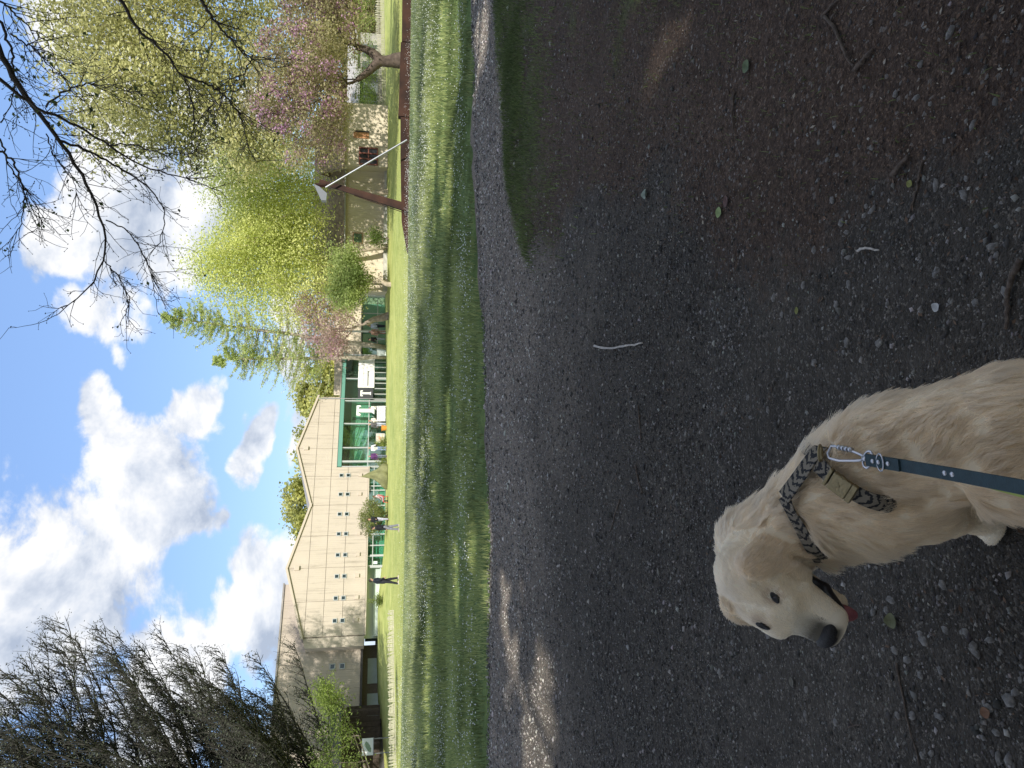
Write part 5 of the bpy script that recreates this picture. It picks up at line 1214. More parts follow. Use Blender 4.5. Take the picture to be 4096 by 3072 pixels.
# ---------------------------------------------------------------- the dog
class SDF:
    """smooth union of round cones and ellipsoids; also carries fur direction, length and colour"""
    def __init__(s): s.P = []
    def cone(s, a, b, ra, rb, k=0.03, flow=None, fur=0.025, col=0):
        s.P.append(('c', np.array(a, np.float32), np.array(b, np.float32), ra, rb, k, flow, fur, col)); return s
    def ell(s, c, r, M=None, k=0.03, flow=(0, 0, -1), fur=0.025, col=0):
        s.P.append(('e', np.array(c, np.float32), np.array(r, np.float32), np.eye(3, dtype=np.float32) if M is None else np.array(M, np.float32), 0, k, flow, fur, col)); return s
    def cut(s, c, r, M=None, k=0.01):
        s.P.append(('x', np.array(c, np.float32), np.array(r, np.float32), np.eye(3, dtype=np.float32) if M is None else np.array(M, np.float32), 0, k, None, 0, 0)); return s
    def groove(s, a, b, r, k=0.02):
        s.P.append(('y', np.array(a, np.float32), np.array(b, np.float32), r, r, k, None, 0, 0)); return s
    def one(s, p, X):
        if p[0] in 'cy':
            a, b, ra, rb = p[1:5]
            ba = b - a; l2 = float(ba @ ba)
            h = np.clip(((X - a) @ ba) / l2, 0, 1)
            d = X - a - h[:, None] * ba
            return np.sqrt((d * d).sum(1)) - (ra + (rb - ra) * h)
        c, r, M = p[1:4]
        q = (X - c) @ M
        k0 = np.sqrt(((q / r) ** 2).sum(1)); k1 = np.sqrt(((q / (r * r)) ** 2).sum(1)) + 1e-9
        return k0 * (k0 - 1) / k1
    def __call__(s, X):
        X = X.astype(np.float32); D = None
        for p in s.P:
            d = s.one(p, X); k = p[5]
            if D is None: D = d; continue
            if p[0] in 'xy':
                h = np.clip(0.5 - 0.5 * (D + d) / k, 0, 1); D = D * (1 - h) - d * h + k * h * (1 - h)
            else:
                h = np.clip(0.5 + 0.5 * (d - D) / k, 0, 1); D = d * (1 - h) + D * h - k * h * (1 - h)
        return D
    def grad(s, X, e=0.002):
        g = np.stack([s(X + np.eye(3)[i] * e) - s(X - np.eye(3)[i] * e) for i in range(3)], 1)
        return g / (np.linalg.norm(g, axis=1)[:, None] + 1e-9)
    def fields(s, X, sharp=120.0):
        W = []; FL = []; FU = []; CO = []
        for p in s.P:
            if p[0] in 'xy': continue
            W.append(-sharp * np.maximum(s.one(p, X), -0.02))
            f = p[6] if p[6] is not None else (p[2] - p[1])
            f = np.array(f, float); FL.append(f / np.linalg.norm(f)); FU.append(p[7]); CO.append(p[8])
        W = np.array(W); W = np.exp(W - W.max(0)); W /= W.sum(0)
        return W.T @ np.array(FL), W.T @ np.array(FU), W.T @ np.array(CO, float)
    def mesh(s, lo, hi, h, newton=2):
        lo = np.array(lo, float); n = np.ceil((np.array(hi) - lo) / h).astype(int) + 1
        gx, gy, gz = (lo[i] + h * np.arange(n[i]) for i in range(3))
        m = 8                                              # coarse blocks first, fine samples only near the skin
        nb = -(-n // m)
        ctr = [lo[i] + h * (np.arange(nb[i]) * m + (m - 1) / 2) for i in range(3)]
        C = np.stack(np.meshgrid(*ctr, indexing='ij'), -1).reshape(-1, 3)
        dc = s(C)
        D = np.repeat(np.repeat(np.repeat(dc.reshape(nb), m, 0), m, 1), m, 2)
        near = np.argwhere(np.abs(dc.reshape(nb)) < h * m * 1.25)
        off = np.stack(np.meshgrid(*[np.arange(m)] * 3, indexing='ij'), -1).reshape(-1, 3)
        for ch in np.array_split(near, max(1, len(near) // 400)):
            ii = (ch[:, None, :] * m + off[None]).reshape(-1, 3)
            D[ii[:, 0], ii[:, 1], ii[:, 2]] = s(lo + h * ii)
        D = np.ascontiguousarray(D[:n[0], :n[1], :n[2]])
        S = D < 0
        c = sum(S[a:n[0] - 1 + a, b:n[1] - 1 + b, e:n[2] - 1 + e].astype(np.int8) for a in (0, 1) for b in (0, 1) for e in (0, 1))
        act = (c > 0) & (c < 8)
        idx = np.full(act.shape, -1, np.int64); ijk = np.argwhere(act); idx[act] = np.arange(len(ijk))
        V = np.zeros((len(ijk), 3)); cnt = np.zeros(len(ijk))
        I, J, K = ijk.T
        cor = [(a, b, e) for a in (0, 1) for b in (0, 1) for e in (0, 1)]
        for p in cor:
            for q in cor:
                if sum(abs(p[i] - q[i]) for i in range(3)) == 1 and p < q:
                    d0 = D[I + p[0], J + p[1], K + p[2]]; d1 = D[I + q[0], J + q[1], K + q[2]]
                    m = (d0 < 0) != (d1 < 0)
                    t_ = np.where(m, d0 / np.where(m, d0 - d1, 1), 0)
                    pt = np.array(p) + t_[:, None] * (np.array(q) - np.array(p))
                    V[m] += pt[m]; cnt[m] += 1
        V = lo + h * (ijk + V / cnt[:, None])
        F = []
        for ax in range(3):
            o1, o2 = [(1, 2), (2, 0), (0, 1)][ax]
            sl0 = [slice(1, n[i] - 1) for i in range(3)]; sl1 = list(sl0)
            sl0[ax] = slice(0, n[ax] - 1); sl1[ax] = slice(1, n[ax])
            A, B = S[tuple(sl0)], S[tuple(sl1)]
            for sgn in (0, 1):
                e = np.argwhere((A & ~B) if sgn == 0 else (~A & B))
                if not len(e): continue
                off = np.ones(3, int); off[ax] = 0
                e = e + off
                def cell(d1, d2):
                    q = e.copy(); q[:, o1] += d1; q[:, o2] += d2
                    return idx[q[:, 0], q[:, 1], q[:, 2]]
                q = [cell(-1, -1), cell(0, -1), cell(0, 0), cell(-1, 0)]
                F.append(np.stack(q if sgn == 0 else q[::-1], 1))
        F = np.concatenate(F)
        for _ in range(newton):
            V = V - np.clip(s(V), -h, h)[:, None] * s.grad(V) * 0.8
        return V, F

# body frame: origin on the ground under the withers
DOG_A = R(36)
DF = np.array([-math.sin(DOG_A), math.cos(DOG_A), 0]); DLF = np.array([-math.cos(DOG_A), -math.sin(DOG_A), 0]); DZ = np.array([0, 0, 1.0])
DOG_O = np.array([-0.135, 1.22, 0])
# the hindquarters point almost straight ahead, the dog twists to its left
REAR_A = R(8)
RF = np.array([-math.sin(REAR_A), math.cos(REAR_A), 0]); RL = np.array([-math.cos(REAR_A), -math.sin(REAR_A), 0])
REAR_O = np.array([-0.082, 0.985, 0])
def Q(f, l, z): return REAR_O + f * RF + l * RL + z * DZ
def QV(f, l, z): return f * RF + l * RL + z * DZ
def B(f, l, z): return DOG_O + f * DF + l * DLF + z * DZ
def BV(f, l, z): return f * DF + l * DLF + z * DZ
# head frame
HF = unit((-0.50, -0.74, -0.46)); HL = unit(np.cross((0.0, 0.0, 1.0), HF)); HU = np.cross(HF, HL)
HO = np.array([-0.415, 1.360, 0.513]); HS = 1.08
HM = np.stack([HF, HL, HU], 1)
def H(f, l, u):
    if f > .06: f = .06 + (f - .06) * .70              # short broad muzzle
    return HO + HS * (f * HF + l * HL + u * HU)
def HV(f, l, u): return f * HF + l * HL + u * HU

def dog_sdf():
    s = SDF()
    s.cone(B(-.02, -.01, .30), Q(.07, -.005, .22), .108, .116, .05, BV(-.8, 0, -.6), .026, .35)       # ribcage
    s.cone(Q(.07, -.005, .22), Q(-.02, 0, .12), .112, .105, .06, QV(-.6, 0, -.8), .028, .55)        # loin, rump
    s.ell(B(.085, .015, .30), (.105, .098, .115), np.stack([DF, DLF, DZ], 1), .05, BV(0.1, 0, -1), .030, .1)   # chest
    s.ell(B(.135, .055, .325), (.085, .085, .10), np.stack([DF, DLF, DZ], 1), .05, BV(0.2, 0.1, -1), .030, 0)   # mane on the breast
    s.cone(B(-.01, -.01, .395), Q(.13, -.01, .31), .055, .07, .05, BV(-.8, 0, -.5), .030, .5)         # withers
    for sd in (1, -1):
        sh = .012 if sd > 0 else 0
        s.ell(B(.055, sd * .072 + sh, .305), (.08, .052, .10), np.stack([DF, DLF, DZ], 1), .03, BV(-.35, sd * .2, -1), .020, .3)   # shoulder
        s.cone(B(.075, sd * .080, .24), B(.11, sd * .066, .165), .056, .045, .022, BV(-.2, 0, -1), .016, .25)
        s.cone(B(.11, sd * .066, .165), B(.135, sd * .066, .07), .041, .029, .02, BV(.2, 0, -1), .010, .15)
        s.cone(B(.135, sd * .066, .07), B(.145, sd * .070, .035), .029, .032, .02, BV(.4, 0, -1), .008, 0)
        for k in (-1.5, -.5, .5, 1.5):
            s.cone(B(.145, sd * .070 + k * .013, .030), B(.185 - abs(k) * .008, sd * .070 + k * .017, .020), .017, .015, .006, BV(1, 0, -.3), .008, 0)
        s.cone(Q(-.04, sd * .058, .15), Q(.075, sd * .078, .215), .085, .052, .03, QV(.1, 0, -1), .022, .35)    # thigh
        s.cone(Q(.075, sd * .080, .20), Q(-.03, sd * .105, .045), .046, .032, .03, QV(-.3, 0, -1), .016, .25)
        s.cone(Q(-.03, sd * .105, .04), Q(.10, sd * .110, .034), .03, .03, .02, QV(1, 0, -.4), .010, .1)
        for k in (-1.5, -.5, .5, 1.5):
            s.cone(Q(.10, sd * .110 + k * .013, .03), Q(.138 - abs(k) * .006, sd * .110 + k * .016, .02), .017, .015, .006, QV(1, 0, -.3), .008, 0)
    tl = [Q(-.12, 0, .07), Q(-.22, .02, .045), Q(-.32, .07, .035), Q(-.40, .15, .03)]
    for i in range(3): s.cone(tl[i], tl[i + 1], .042 - i * .006, .036 - i * .006, .03, None, .045, .6)
    # neck, turned to the left
    nk = [B(.01, 0, .33), B(.10, .0, .365), H(-.075, -.01, -.095), H(-.04, 0, -.045)]
    rr = [.104, .096, .082, .064]
    fl = [BV(-.5, 0.1, -.9), BV(-.5, .2, -.9), -HF * .9 - DZ * .3, -HF - DZ * .2]
    for i in range(3): s.cone(nk[i], nk[i + 1], rr[i], rr[i + 1], .045, fl[i], [.036, .034, .026][i], [.25, .15, .1][i])
    s.cone(H(-.06, 0, -.085), B(.12, .01, .32), .066, .090, .05, BV(0, 0, -1), .034, 0.0)          # throat and mane
    # head
    s.ell(H(-.012, 0, .004), (.088 * HS, .071 * HS, .062 * HS), HM, .03, -HF * .8 + HU * .1, .014, -.15)
    s.ell(H(.035, 0, .012), (.055 * HS, .052 * HS, .05 * HS), HM, .03, -HF, .009, -.2)
    for sd in (1, -1):
        s.ell(H(.012, sd * .047, -.024), (.052 * HS, .034 * HS, .045 * HS), HM, .025, -HF - HU * .4, .012, 0)        # cheek
        s.ell(H(.062, sd * .030, .026), (.026 * HS, .020 * HS, .019 * HS), HM, .016, -HF + HL * sd * .3, .005, -.15)  # brow
        s.cone(H(.075, sd * .013, -.020), H(.158, sd * .014, -.030), .034 * HS, .0235 * HS, .02, -HF - HU * .35, .006, -.1)   # muzzle
        s.cone(H(.085, sd * .024, -.040), H(.150, sd * .020, -.046), .020 * HS, .018 * HS, .015, -HF - HU * .3, .006, -.05)   # flews
    s.cone(H(.058, 0, .012), H(.150, 0, -.012), .026 * HS, .019 * HS, .02, -HF, .005, -.15)         # bridge of the nose
    # lower jaw, mouth open
    s.cone(H(.0, 0, -.060), H(.118, 0, -.098), .030 * HS, .017 * HS, .02, -HF - HU * .3, .007, .05)
    s.cone(H(-.03, 0, -.055), H(.02, 0, -.065), .042 * HS, .034 * HS, .03, -HF - HU * .6, .018, .05)
    # ears
    for sd in (1, -1):
        e0, e1, e2 = H(-.018, sd * .062, .030), H(-.014, sd * .083, -.012), H(.002, sd * .086, -.086)
        a = np.stack([unit(e2 - e0), unit(np.cross(HL * sd, unit(e2 - e0))), unit(np.cross(unit(e2 - e0), np.cross(HL * sd, unit(e2 - e0))))], 1)
        s.ell((e0 + e2) / 2 + HS * HL * sd * .006, (.073 * HS, .046 * HS, .0125 * HS), a, .012, unit(e2 - e0), .012, .85)
        s.ell(e0, (.03 * HS, .03 * HS, .016 * HS), a, .022, unit(e2 - e0) + 0.3 * HL * sd, .012, .5)
    return s
DOG = dog_sdf()
GROOVES = []
def dog_hit(px, py, lift=0.0):
    """where the line of sight through a picture point meets the dog, lifted off the skin"""
    d = ray(px, py); t_ = 0.7
    for _ in range(80):
        dd = float(DOG((CAMP + d * t_)[None])[0])
        if dd < 0.0004: break
        t_ += dd * 0.7
    p = CAMP + d * t_
    return p + lift * DOG.grad(p[None])[0]
for line, r_ in ((((3530, 2018), (3600, 2022), (3680, 2008), (3740, 1985), (3795, 1962)), .013), (((3798, 1965), (3850, 2010), (3930, 2060)), .011), (((3180, 2230), (3250, 2275), (3310, 2310)), .009), (((3100, 2010), (3170, 2075), (3230, 2165)), .008), (((3035, 2345), (3082, 2372)), .006), (((2900, 2405), (2980, 2440), (3055, 2455)), .0055), (((3160, 2325), (3205, 2350)), .008), (((3290, 1770), (3310, 1800)), .008)):
    pts_ = [dog_hit(*q) for q in line]
    for a_, b_ in zip(pts_[:-1], pts_[1:]): GROOVES.append((a_, b_, r_))
for a_, b_, r_ in GROOVES: DOG.groove(a_, b_, r_)
EYES = {1: dog_hit(3100, 2392), -1: dog_hit(3052, 2503)}
def build_dog():
    h = 0.0050
    V, F = DOG.mesh(B(0, 0, 0) - np.array([.62, .62, .02]), B(0, 0, 0) + np.array([.55, .42, .74]), h)
    O = B(-.1, 0, 0)
    root = empty('dog', O, label='cream golden retriever sitting on the gravel, head turned left, mouth open', cat='dog')
    flow, fur, col = DOG.fields(V)
    N = DOG.grad(V)
    def coat(c, n):
        c = np.clip(c, -.25, 1)[:, None]; n = n[:, None]
        A, Bc, C = np.array([.90, .84, .70]), np.array([.84, .73, .55]), np.array([.68, .54, .36])
        x = np.where(c < .35, A + (Bc - A) * np.clip((c + .2) / .55, 0, 1), Bc + (C - Bc) * np.clip((c - .35) / .6, 0, 1))
        return np.clip(x * (1 + n), 0, 1)
    V = V + N * (np.clip(fur / .03, 0, 1) * (.0012 * np.sin(V @ np.array([55., 70., 38.]) + 2 * np.sin(V @ np.array([21., -17., 30.]))) + .0008 * np.sin(V @ np.array([-80., 60., 75.]))))[:, None]
    qv = (V - HO) @ HM / HS
    muzz = np.clip((qv[:, 0] - .088) / .03, 0, 1) * np.clip((.032 - np.abs(qv[:, 1])) / .008, 0, 1) * np.clip((qv[:, 2] + .030) / .012, 0, 1)
    me = mesh_np('body', V - O, F, True, {'coat': (coat(col + .12, 0 * col - .12) * np.array([1, .97, .92])) * (1 - .85 * muzz[:, None])})
    body = link('body', me, mat('dog_skin', rough=.8, attr='coat', spec=.15), root)
    # fur: strands rooted on the skin, combed along the coat
    tri = np.concatenate([F[:, [0, 1, 2]], F[:, [0, 2, 3]]])
    ar = np.linalg.norm(np.cross(V[tri[:, 1]] - V[tri[:, 0]], V[tri[:, 2]] - V[tri[:, 0]]), axis=1) / 2
    Tc = V[tri].mean(1); hd = np.linalg.norm(Tc - HO, axis=1)
    wgt = ar * np.where(hd < .17, 3.4, 1.0)
    rg = np.random.default_rng(3)
    n = 250000
    ti = rg.choice(len(tri), n, p=wgt / wgt.sum())
    b = rg.random((n, 2)); fl = b.sum(1) > 1; b[fl] = 1 - b[fl]
    bc = np.stack([1 - b.sum(1), b[:, 0], b[:, 1]], 1)
    lerp = lambda A: (A[tri[ti]] * bc.reshape(n, 3, *([1] * (A.ndim - 1)))).sum(1)
    P, Nn, Fl, Lf, Cc = lerp(V), lerp(N), lerp(flow), lerp(fur), lerp(col)
    Nn /= np.linalg.norm(Nn, axis=1)[:, None]
    # keep the face openings and the ground free
    q = (P - HO) @ HM / HS
    keep = ~((q[:, 0] > .126) & (q[:, 2] > -.045) & (q[:, 2] < .02)) & (P[:, 2] > .012)
    for sd in (1, -1): keep &= np.linalg.norm(P - EYES[sd], axis=1) > .0085
    P, Nn, Fl, Lf, Cc, q = (a[keep] for a in (P, Nn, Fl, Lf, Cc, q)); n = len(P)
    def wob(X, f, ph): return np.stack([np.sin(X @ np.array([f, f * .7, -f * .9]) + ph), np.sin(X @ np.array([-f * .8, f, f * .6]) + 1.3 * ph), np.sin(X @ np.array([f * .6, -f, f]) + 2.1 * ph)], 1)
    T = Fl - (Fl * Nn).sum(1)[:, None] * Nn; T /= np.linalg.norm(T, axis=1)[:, None] + 1e-6
    LF = np.clip(Lf / .03, .12, 1)[:, None]
    T = T + (.34 * wob(P, 24, 0.4) + .22 * wob(P, 52, 1.9)) * LF
    T = T - (T * Nn).sum(1)[:, None] * Nn; T /= np.linalg.norm(T, axis=1)[:, None] + 1e-6
    L = Lf * np.where(Lf > .014, 1.45, 1.25) * rg.uniform(.6, 1.15, n)
    # locks: the tips of neighbouring strands draw together
    csz = np.where(Lf > .014, .012, .007)[:, None]
    cell = np.floor((P + .006 * wob(P, 55, .5)) / csz).astype(np.int64)
    _, inv = np.unique(cell @ np.array([1, 4096, 4096 * 4096]), return_inverse=True)
    cnt = np.bincount(inv)
    ctr = np.stack([np.bincount(inv, P[:, i]) / cnt for i in range(3)], 1)[inv] - P
    ctr = ctr - (ctr * Nn).sum(1)[:, None] * Nn
    lrand = np.random.default_rng(5).normal(size=(len(cnt), 4))[inv]
    sid = np.cross(Nn, T)
    lift = .05 + .10 * rg.random(n) + .05 * np.abs(lrand[:, 3])
    lift = np.where(Lf > .014, lift, lift + .22)
    K = 6; pts = np.zeros((n, K, 3)); dr = np.zeros((n, K, 3))
    pts[:, 0] = P - Nn * .001
    jit = rg.normal(size=(n, 3)) * .045
    for k in range(1, K):
        u = k / (K - 1)
        wave = .30 * np.sin(u * 6.5 + 3 * lrand[:, 0] + P @ np.array([40., 55., 48.]))
        dirn = T + Nn * (lift * (1.5 - 1.9 * u))[:, None] + sid * (wave * LF[:, 0])[:, None] + .10 * lrand[:, :3] * LF + jit
        dirn[:, 2] -= .10 * u
        dirn /= np.linalg.norm(dirn, axis=1)[:, None]
        pts[:, k] = pts[:, k - 1] + dirn * (L / (K - 1))[:, None]
    for k in range(1, K): pts[:, k] += ctr * (.62 * (k / (K - 1)) ** 1.2) * LF
    pts[..., 2] = np.maximum(pts[..., 2], .004)
    cu = bpy.data.hair_curves.new('fur')
    cu.add_curves([K] * n)
    cu.points.foreach_set('position', (pts - O).reshape(-1).astype(np.float32))
    rad = np.tile(np.linspace(1, .3, K), n) * np.repeat(np.where(L > .016, .00044, .00044), K)
    cu.points.foreach_set('radius', rad.astype(np.float32))
    tone = (.05 * wob(P, 34, .7)[:, 0] + .04 * lrand[:, 1]) * np.clip(Lf / .02, .3, 1) + rg.normal(size=n) * .05
    at_ = cu.attributes.new('coat', 'FLOAT_COLOR', 'CURVE')
    cc = coat(Cc + .16 * wob(P, 21, 2.2)[:, 0] * (Lf > .015), tone)
    # dark nose leather shading into the muzzle
    sm = np.clip((q[:, 0] - .092) / .032, 0, 1) * (np.abs(q[:, 1]) < .03) * (q[:, 2] > -.03)
    cc = cc * (1 - .85 * sm[:, None])
    for sd in (1, -1):                                             # browner round the eyes, brow shading put into the coat
        de = np.linalg.norm(P - EYES[sd], axis=1); cc = cc * (1 - .42 * np.clip((.024 - de) / .014, 0, 1)[:, None] * np.array([.8, 1, 1.15]))
    at_.data.foreach_set('color', np.hstack([cc, np.ones((n, 1))]).ravel().astype(np.float32))
    hm = bpy.data.materials.new('dog_fur'); hm.use_nodes = True
    t = NT(hm.node_tree); t.N.remove(t.N['Principled BSDF'])
    bs = t.n('ShaderNodeBsdfHairPrincipled', parametrization='COLOR'); bs.inputs['Roughness'].default_value = .70; bs.inputs['Radial Roughness'].default_value = .75
    bs.inputs['IOR'].default_value = 1.22; bs.inputs['Random Roughness'].default_value = .2
    a = t.n('ShaderNodeAttribute', attribute_name='coat')
    t.link(a.outputs['Color'], bs.inputs['Color'])
    df = t.n('ShaderNodeBsdfDiffuse'); tl_ = t.n('ShaderNodeBsdfTranslucent'); lt = t.mix(1.0, a.outputs['Color'], (1.14, 1.08, 1.0), 'MULTIPLY')
    t.link(lt, df.inputs[0]); t.link(lt, tl_.inputs[0]); m1 = t.n('ShaderNodeMixShader'); m1.inputs[0].default_value = .4; m2 = t.n('ShaderNodeMixShader'); m2.inputs[0].default_value = .48
    t.link(df.outputs[0], m1.inputs[1]); t.link(tl_.outputs[0], m1.inputs[2]); t.link(bs.outputs[0], m2.inputs[1]); t.link(m1.outputs[0], m2.inputs[2]); t.link(m2.outputs[0], t.N['Material Output'].inputs[0])
    cu.materials.append(hm)
    link('fur', cu, None, body)
    # eyes, nose, mouth, tongue
    black = mat('dog_black', (.012, .011, .012), .45, bump=.4, bscale=300, spec=.5)
    eye = mat('dog_eye', (.008, .005, .004), .07, spec=.5)
    for sd in (1, -1):
        e = SDF(); e.ell((0, 0, 0), (.0115 * HS, .0115 * HS, .0105 * HS), HM)
        hit = EYES[sd]; c = hit - .0092 * DOG.grad(hit[None])[0]
        v, f = e.mesh((-.016,) * 3, (.016,) * 3, .0016)
        link('eye', mesh_np('eye', v, f, True), eye, body, loc=c - O)
        # dark almond of the lids, slanting towards the nose
        nrm = DOG.grad(hit[None])[0]; e1 = HF * .9 + HU * .3; e1 = unit(e1 - (e1 @ nrm) * nrm); e2 = np.cross(nrm, e1)
        rim = SDF(); rim.ell((0, 0, 0), (.0145, .0062, .0048), np.stack([e1, e2, nrm], 1)); rim.cut(nrm * .0062, (.0088, .0036, .0058), np.stack([e1, e2, nrm], 1), .002)
        v, f = rim.mesh((-.022,) * 3, (.022,) * 3, .0013)
        link('eyelid', mesh_np('eyelid', v, f, True), black, body, loc=hit + nrm * .0012 - O)
    s = SDF()
    s.ell(H(.166, 0, -.012), (.018 * HS, .029 * HS, .019 * HS), HM, .008)
    s.cone(H(.161, .016, -.021), H(.161, -.016, -.021), .012, .012, .008)
    s.cone(H(.178, 0, -.018), H(.172, 0, -.045), .005, .005, .01)
    for sd in (1, -1): s.cut(H(.183, sd * .012, -.016), (.006, .005, .004), HM, .004)
    c = H(.166, 0, -.02); v, f = s.mesh(c - .04, c + .04, .002)
    link('nose', mesh_np('nose', v - c, f, True), black, body, loc=c - O)
    s = SDF()                                                       # dark lips and the inside of the open mouth
    for sd in (1, -1):
        s.cone(H(.030, sd * .036, -.052), H(.085, sd * .033, -.068), .011, .0135, .006)
        s.cone(H(.085, sd * .033, -.066), H(.138, sd * .019, -.068), .0135, .009, .006)
    s.ell(H(.075, 0, -.068), (.065 * HS, .034 * HS, .016 * HS), HM, .01)
    c = H(.08, 0, -.066); v, f = s.mesh(c - .085, c + .085, .003)
    link('mouth', mesh_np('mouth', v - c, f, True), mat('dog_mouth', (.010, .008, .009), .35, spec=.4), body, loc=c - O)
    s = SDF()
    s.cone(H(.09, 0, -.066), H(.145, .004, -.075), .016, .018, .02)
    s.ell(H(.158, .006, -.084), (.020, .018, .0065), HM @ np.array(Matrix.Rotation(R(38), 3, 'Y')), .015)
    c = H(.13, 0, -.075); v, f = s.mesh(c - .07, c + .07, .0025)
    link('tongue', mesh_np('tongue', v - c, f, True), mat('dog_tongue', (.22, .065, .07), .4, bump=.3, bscale=260, spec=.5), body, loc=c - O)
    for sd in (1, -1):                                              # claws
        for (BQ, BQV, f0, l0, dz) in ((B, BV, .185, .070, .020), (Q, QV, .138, .110, .02)):
            for k in (-1.5, -.5, .5, 1.5):
                p0 = BQ(f0 + .010 - abs(k) * .008, sd * l0 + k * .018, dz - .004)
                cl = MB(); cl.tube([p0 - O, p0 + BQV(.009, 0, -.006) - O, p0 + BQV(.013, 0, -.014) - O], [.003, .0026, .0008], 6)
                cl.build('claw', black, body, True)
    return root
# ---------------------------------------------------------------- people and small things on the lawn
SKIN = lambda: mat('skin', (.48, .30, .22), .6)
def person(loc, face, label, top, legs, hair=(.02, .016, .013), arms=((.06, -.62, .10), (.06, -.62, .10)), stride=.10, sit=False, lean=0., height=1.72, skirt=False, shoes=(.03, .03, .03), longhair=False, group='visitors on the lawn and by the museum', long_coat=False):
    """one continuous body; clothes and hair are its children. face: heading angle, 0 looks along +y"""
    k = height / 1.72
    root = empty('person', loc, face, label=label, cat='person', group=group)
    hipz = .50 if sit else .92
    sp = lambda f, l, z: np.array([-l, f, z]) * k           # f forward, l to the person's left
    hip = sp(0, 0, hipz); ch = sp(lean * .35, 0, hipz + .36); nk = sp(lean * .55, 0, hipz + .56); hd = sp(lean * .65 + .02, 0, hipz + .70)
    J = {}
    for sd, st, ar in ((1, stride, arms[0]), (-1, -stride, arms[1])):
        h_ = sp(0, sd * .09, hipz)
        if sit: kn, an = sp(.42, sd * .11, .48), sp(.40, sd * .11, .08)
        else: kn, an = sp(st * .55 + .02, sd * .09, .50), sp(st, sd * .09, .08)
        sh = sp(lean * .5, sd * .185, hipz + .50); ha = sh + sp(ar[0] + .12 * lean, sd * ar[2], ar[1]); el = (sh + ha) / 2 + sp(-.05, sd * .04, -.02)
        J[sd] = (h_, kn, an, sh, el, ha)
    def torso(s, g=0.):
        s.cone(hip, ch, .135 * k + g, .15 * k + g, .06); s.cone(ch, nk - sp(0, 0, .08), .15 * k + g, .11 * k + g, .05)
        for sd in (1, -1): s.cone(nk - sp(0, 0, .08), J[sd][3], .085 * k + g, .065 * k + g, .05)
        return s
    b = torso(SDF())
    b.cone(nk - sp(0, 0, .06), hd - sp(0, 0, .06), .055 * k, .052 * k, .03)
    b.ell(hd + sp(0, 0, .03), (.075 * k, .095 * k, .115 * k), None, .02); b.cone(hd + sp(.085, 0, .02), hd + sp(.105, 0, .0), .016 * k, .014 * k, .015)
    for sd in (1, -1): b.ell(hd + sp(0, sd * .078, .01), (.012, .022, .03), None, .01)
    for sd in (1, -1):
        h_, kn, an, sh, el, ha = J[sd]
        b.cone(h_, kn, .085 * k, .058 * k, .04); b.cone(kn, an, .055 * k, .038 * k, .03); b.cone(an, an + sp(.14, 0, -.04), .036 * k, .032 * k, .02)
        b.cone(sh, el, .052 * k, .042 * k, .03); b.cone(el, ha, .040 * k, .030 * k, .02)
        d = unit(ha - el); b.ell(ha + d * .05 * k, (.026 * k, .032 * k, .05 * k), None, .015)
        for q in (-.024, -.008, .008, .024): b.cone(ha + d * .07 * k + sp(q, 0, 0), ha + d * (.125 - abs(q) * .6) * k + sp(q * 1.3 + .01, 0, 0), .0085, .007, .004)
        b.cone(ha + d * .03 * k + sp(.025, 0, 0), ha + d * .075 * k + sp(.05, 0, 0), .010, .008, .006)
    ext = (np.array([-.75, -.75, -.02]), np.array([.75, .75, 1.95]))
    v, f = b.mesh(*ext, .022, 1); body = link('body', mesh_np('body', v, f, True), SKIN(), root)
    def wear(s, nm, col, rough=.85, h=.022):
        v, f = s.mesh(*ext, h, 1); m = mat('cloth_%02x%02x%02x' % tuple(int(255 * c) for c in col), col, rough, var=.15, vscale=6, bump=.2, bscale=60)
        return link(nm, mesh_np(nm, v, f, True), m, body)
    s = torso(SDF(), .022 * k)
    if long_coat: s.cone(hip, hip - sp(0, 0, .22), .15 * k, .16 * k, .05)
    for sd in (1, -1):
        h_, kn, an, sh, el, ha = J[sd]; s.cone(sh, el, .068 * k, .058 * k, .04); s.cone(el, ha - unit(ha - el) * .02, .056 * k, .046 * k, .03)
    wear(s, 'jacket', top)
    s = SDF(); s.cone(hip + sp(0, 0, .06), hip - sp(0, 0, .04), .150 * k, .152 * k, .05)
    for sd in (1, -1): h_, kn, an = J[sd][:3]; s.cone(h_, kn, .098 * k, .074 * k, .05); s.cone(kn, an + sp(0, 0, .03), .072 * k, .060 * k, .04)
    wear(s, 'trousers', legs)
    s = SDF()
    for sd in (1, -1): an = J[sd][2]; s.cone(an + sp(-.02, 0, -.035), an + sp(.16, 0, -.05), .045 * k, .036 * k, .02)
    wear(s, 'shoes', shoes, .6, .018)
    s = SDF(); s.ell(hd + sp(-.018, 0, .05), (.086 * k, .104 * k, .108 * k), None, .02)
    if longhair: s.cone(hd + sp(-.06, 0, .02), hd + sp(-.09, 0, -.22), .075, .055, .04)
    s.cut(hd + sp(.085, 0, -.02), (.10, .075, .105), None, .015)
    wear(s, 'hair', hair, .7, .016)
    return root
def gl(px, py, Y): p = at(px, py, Y); return (p[0], p[1], gz(p[0], p[1]))
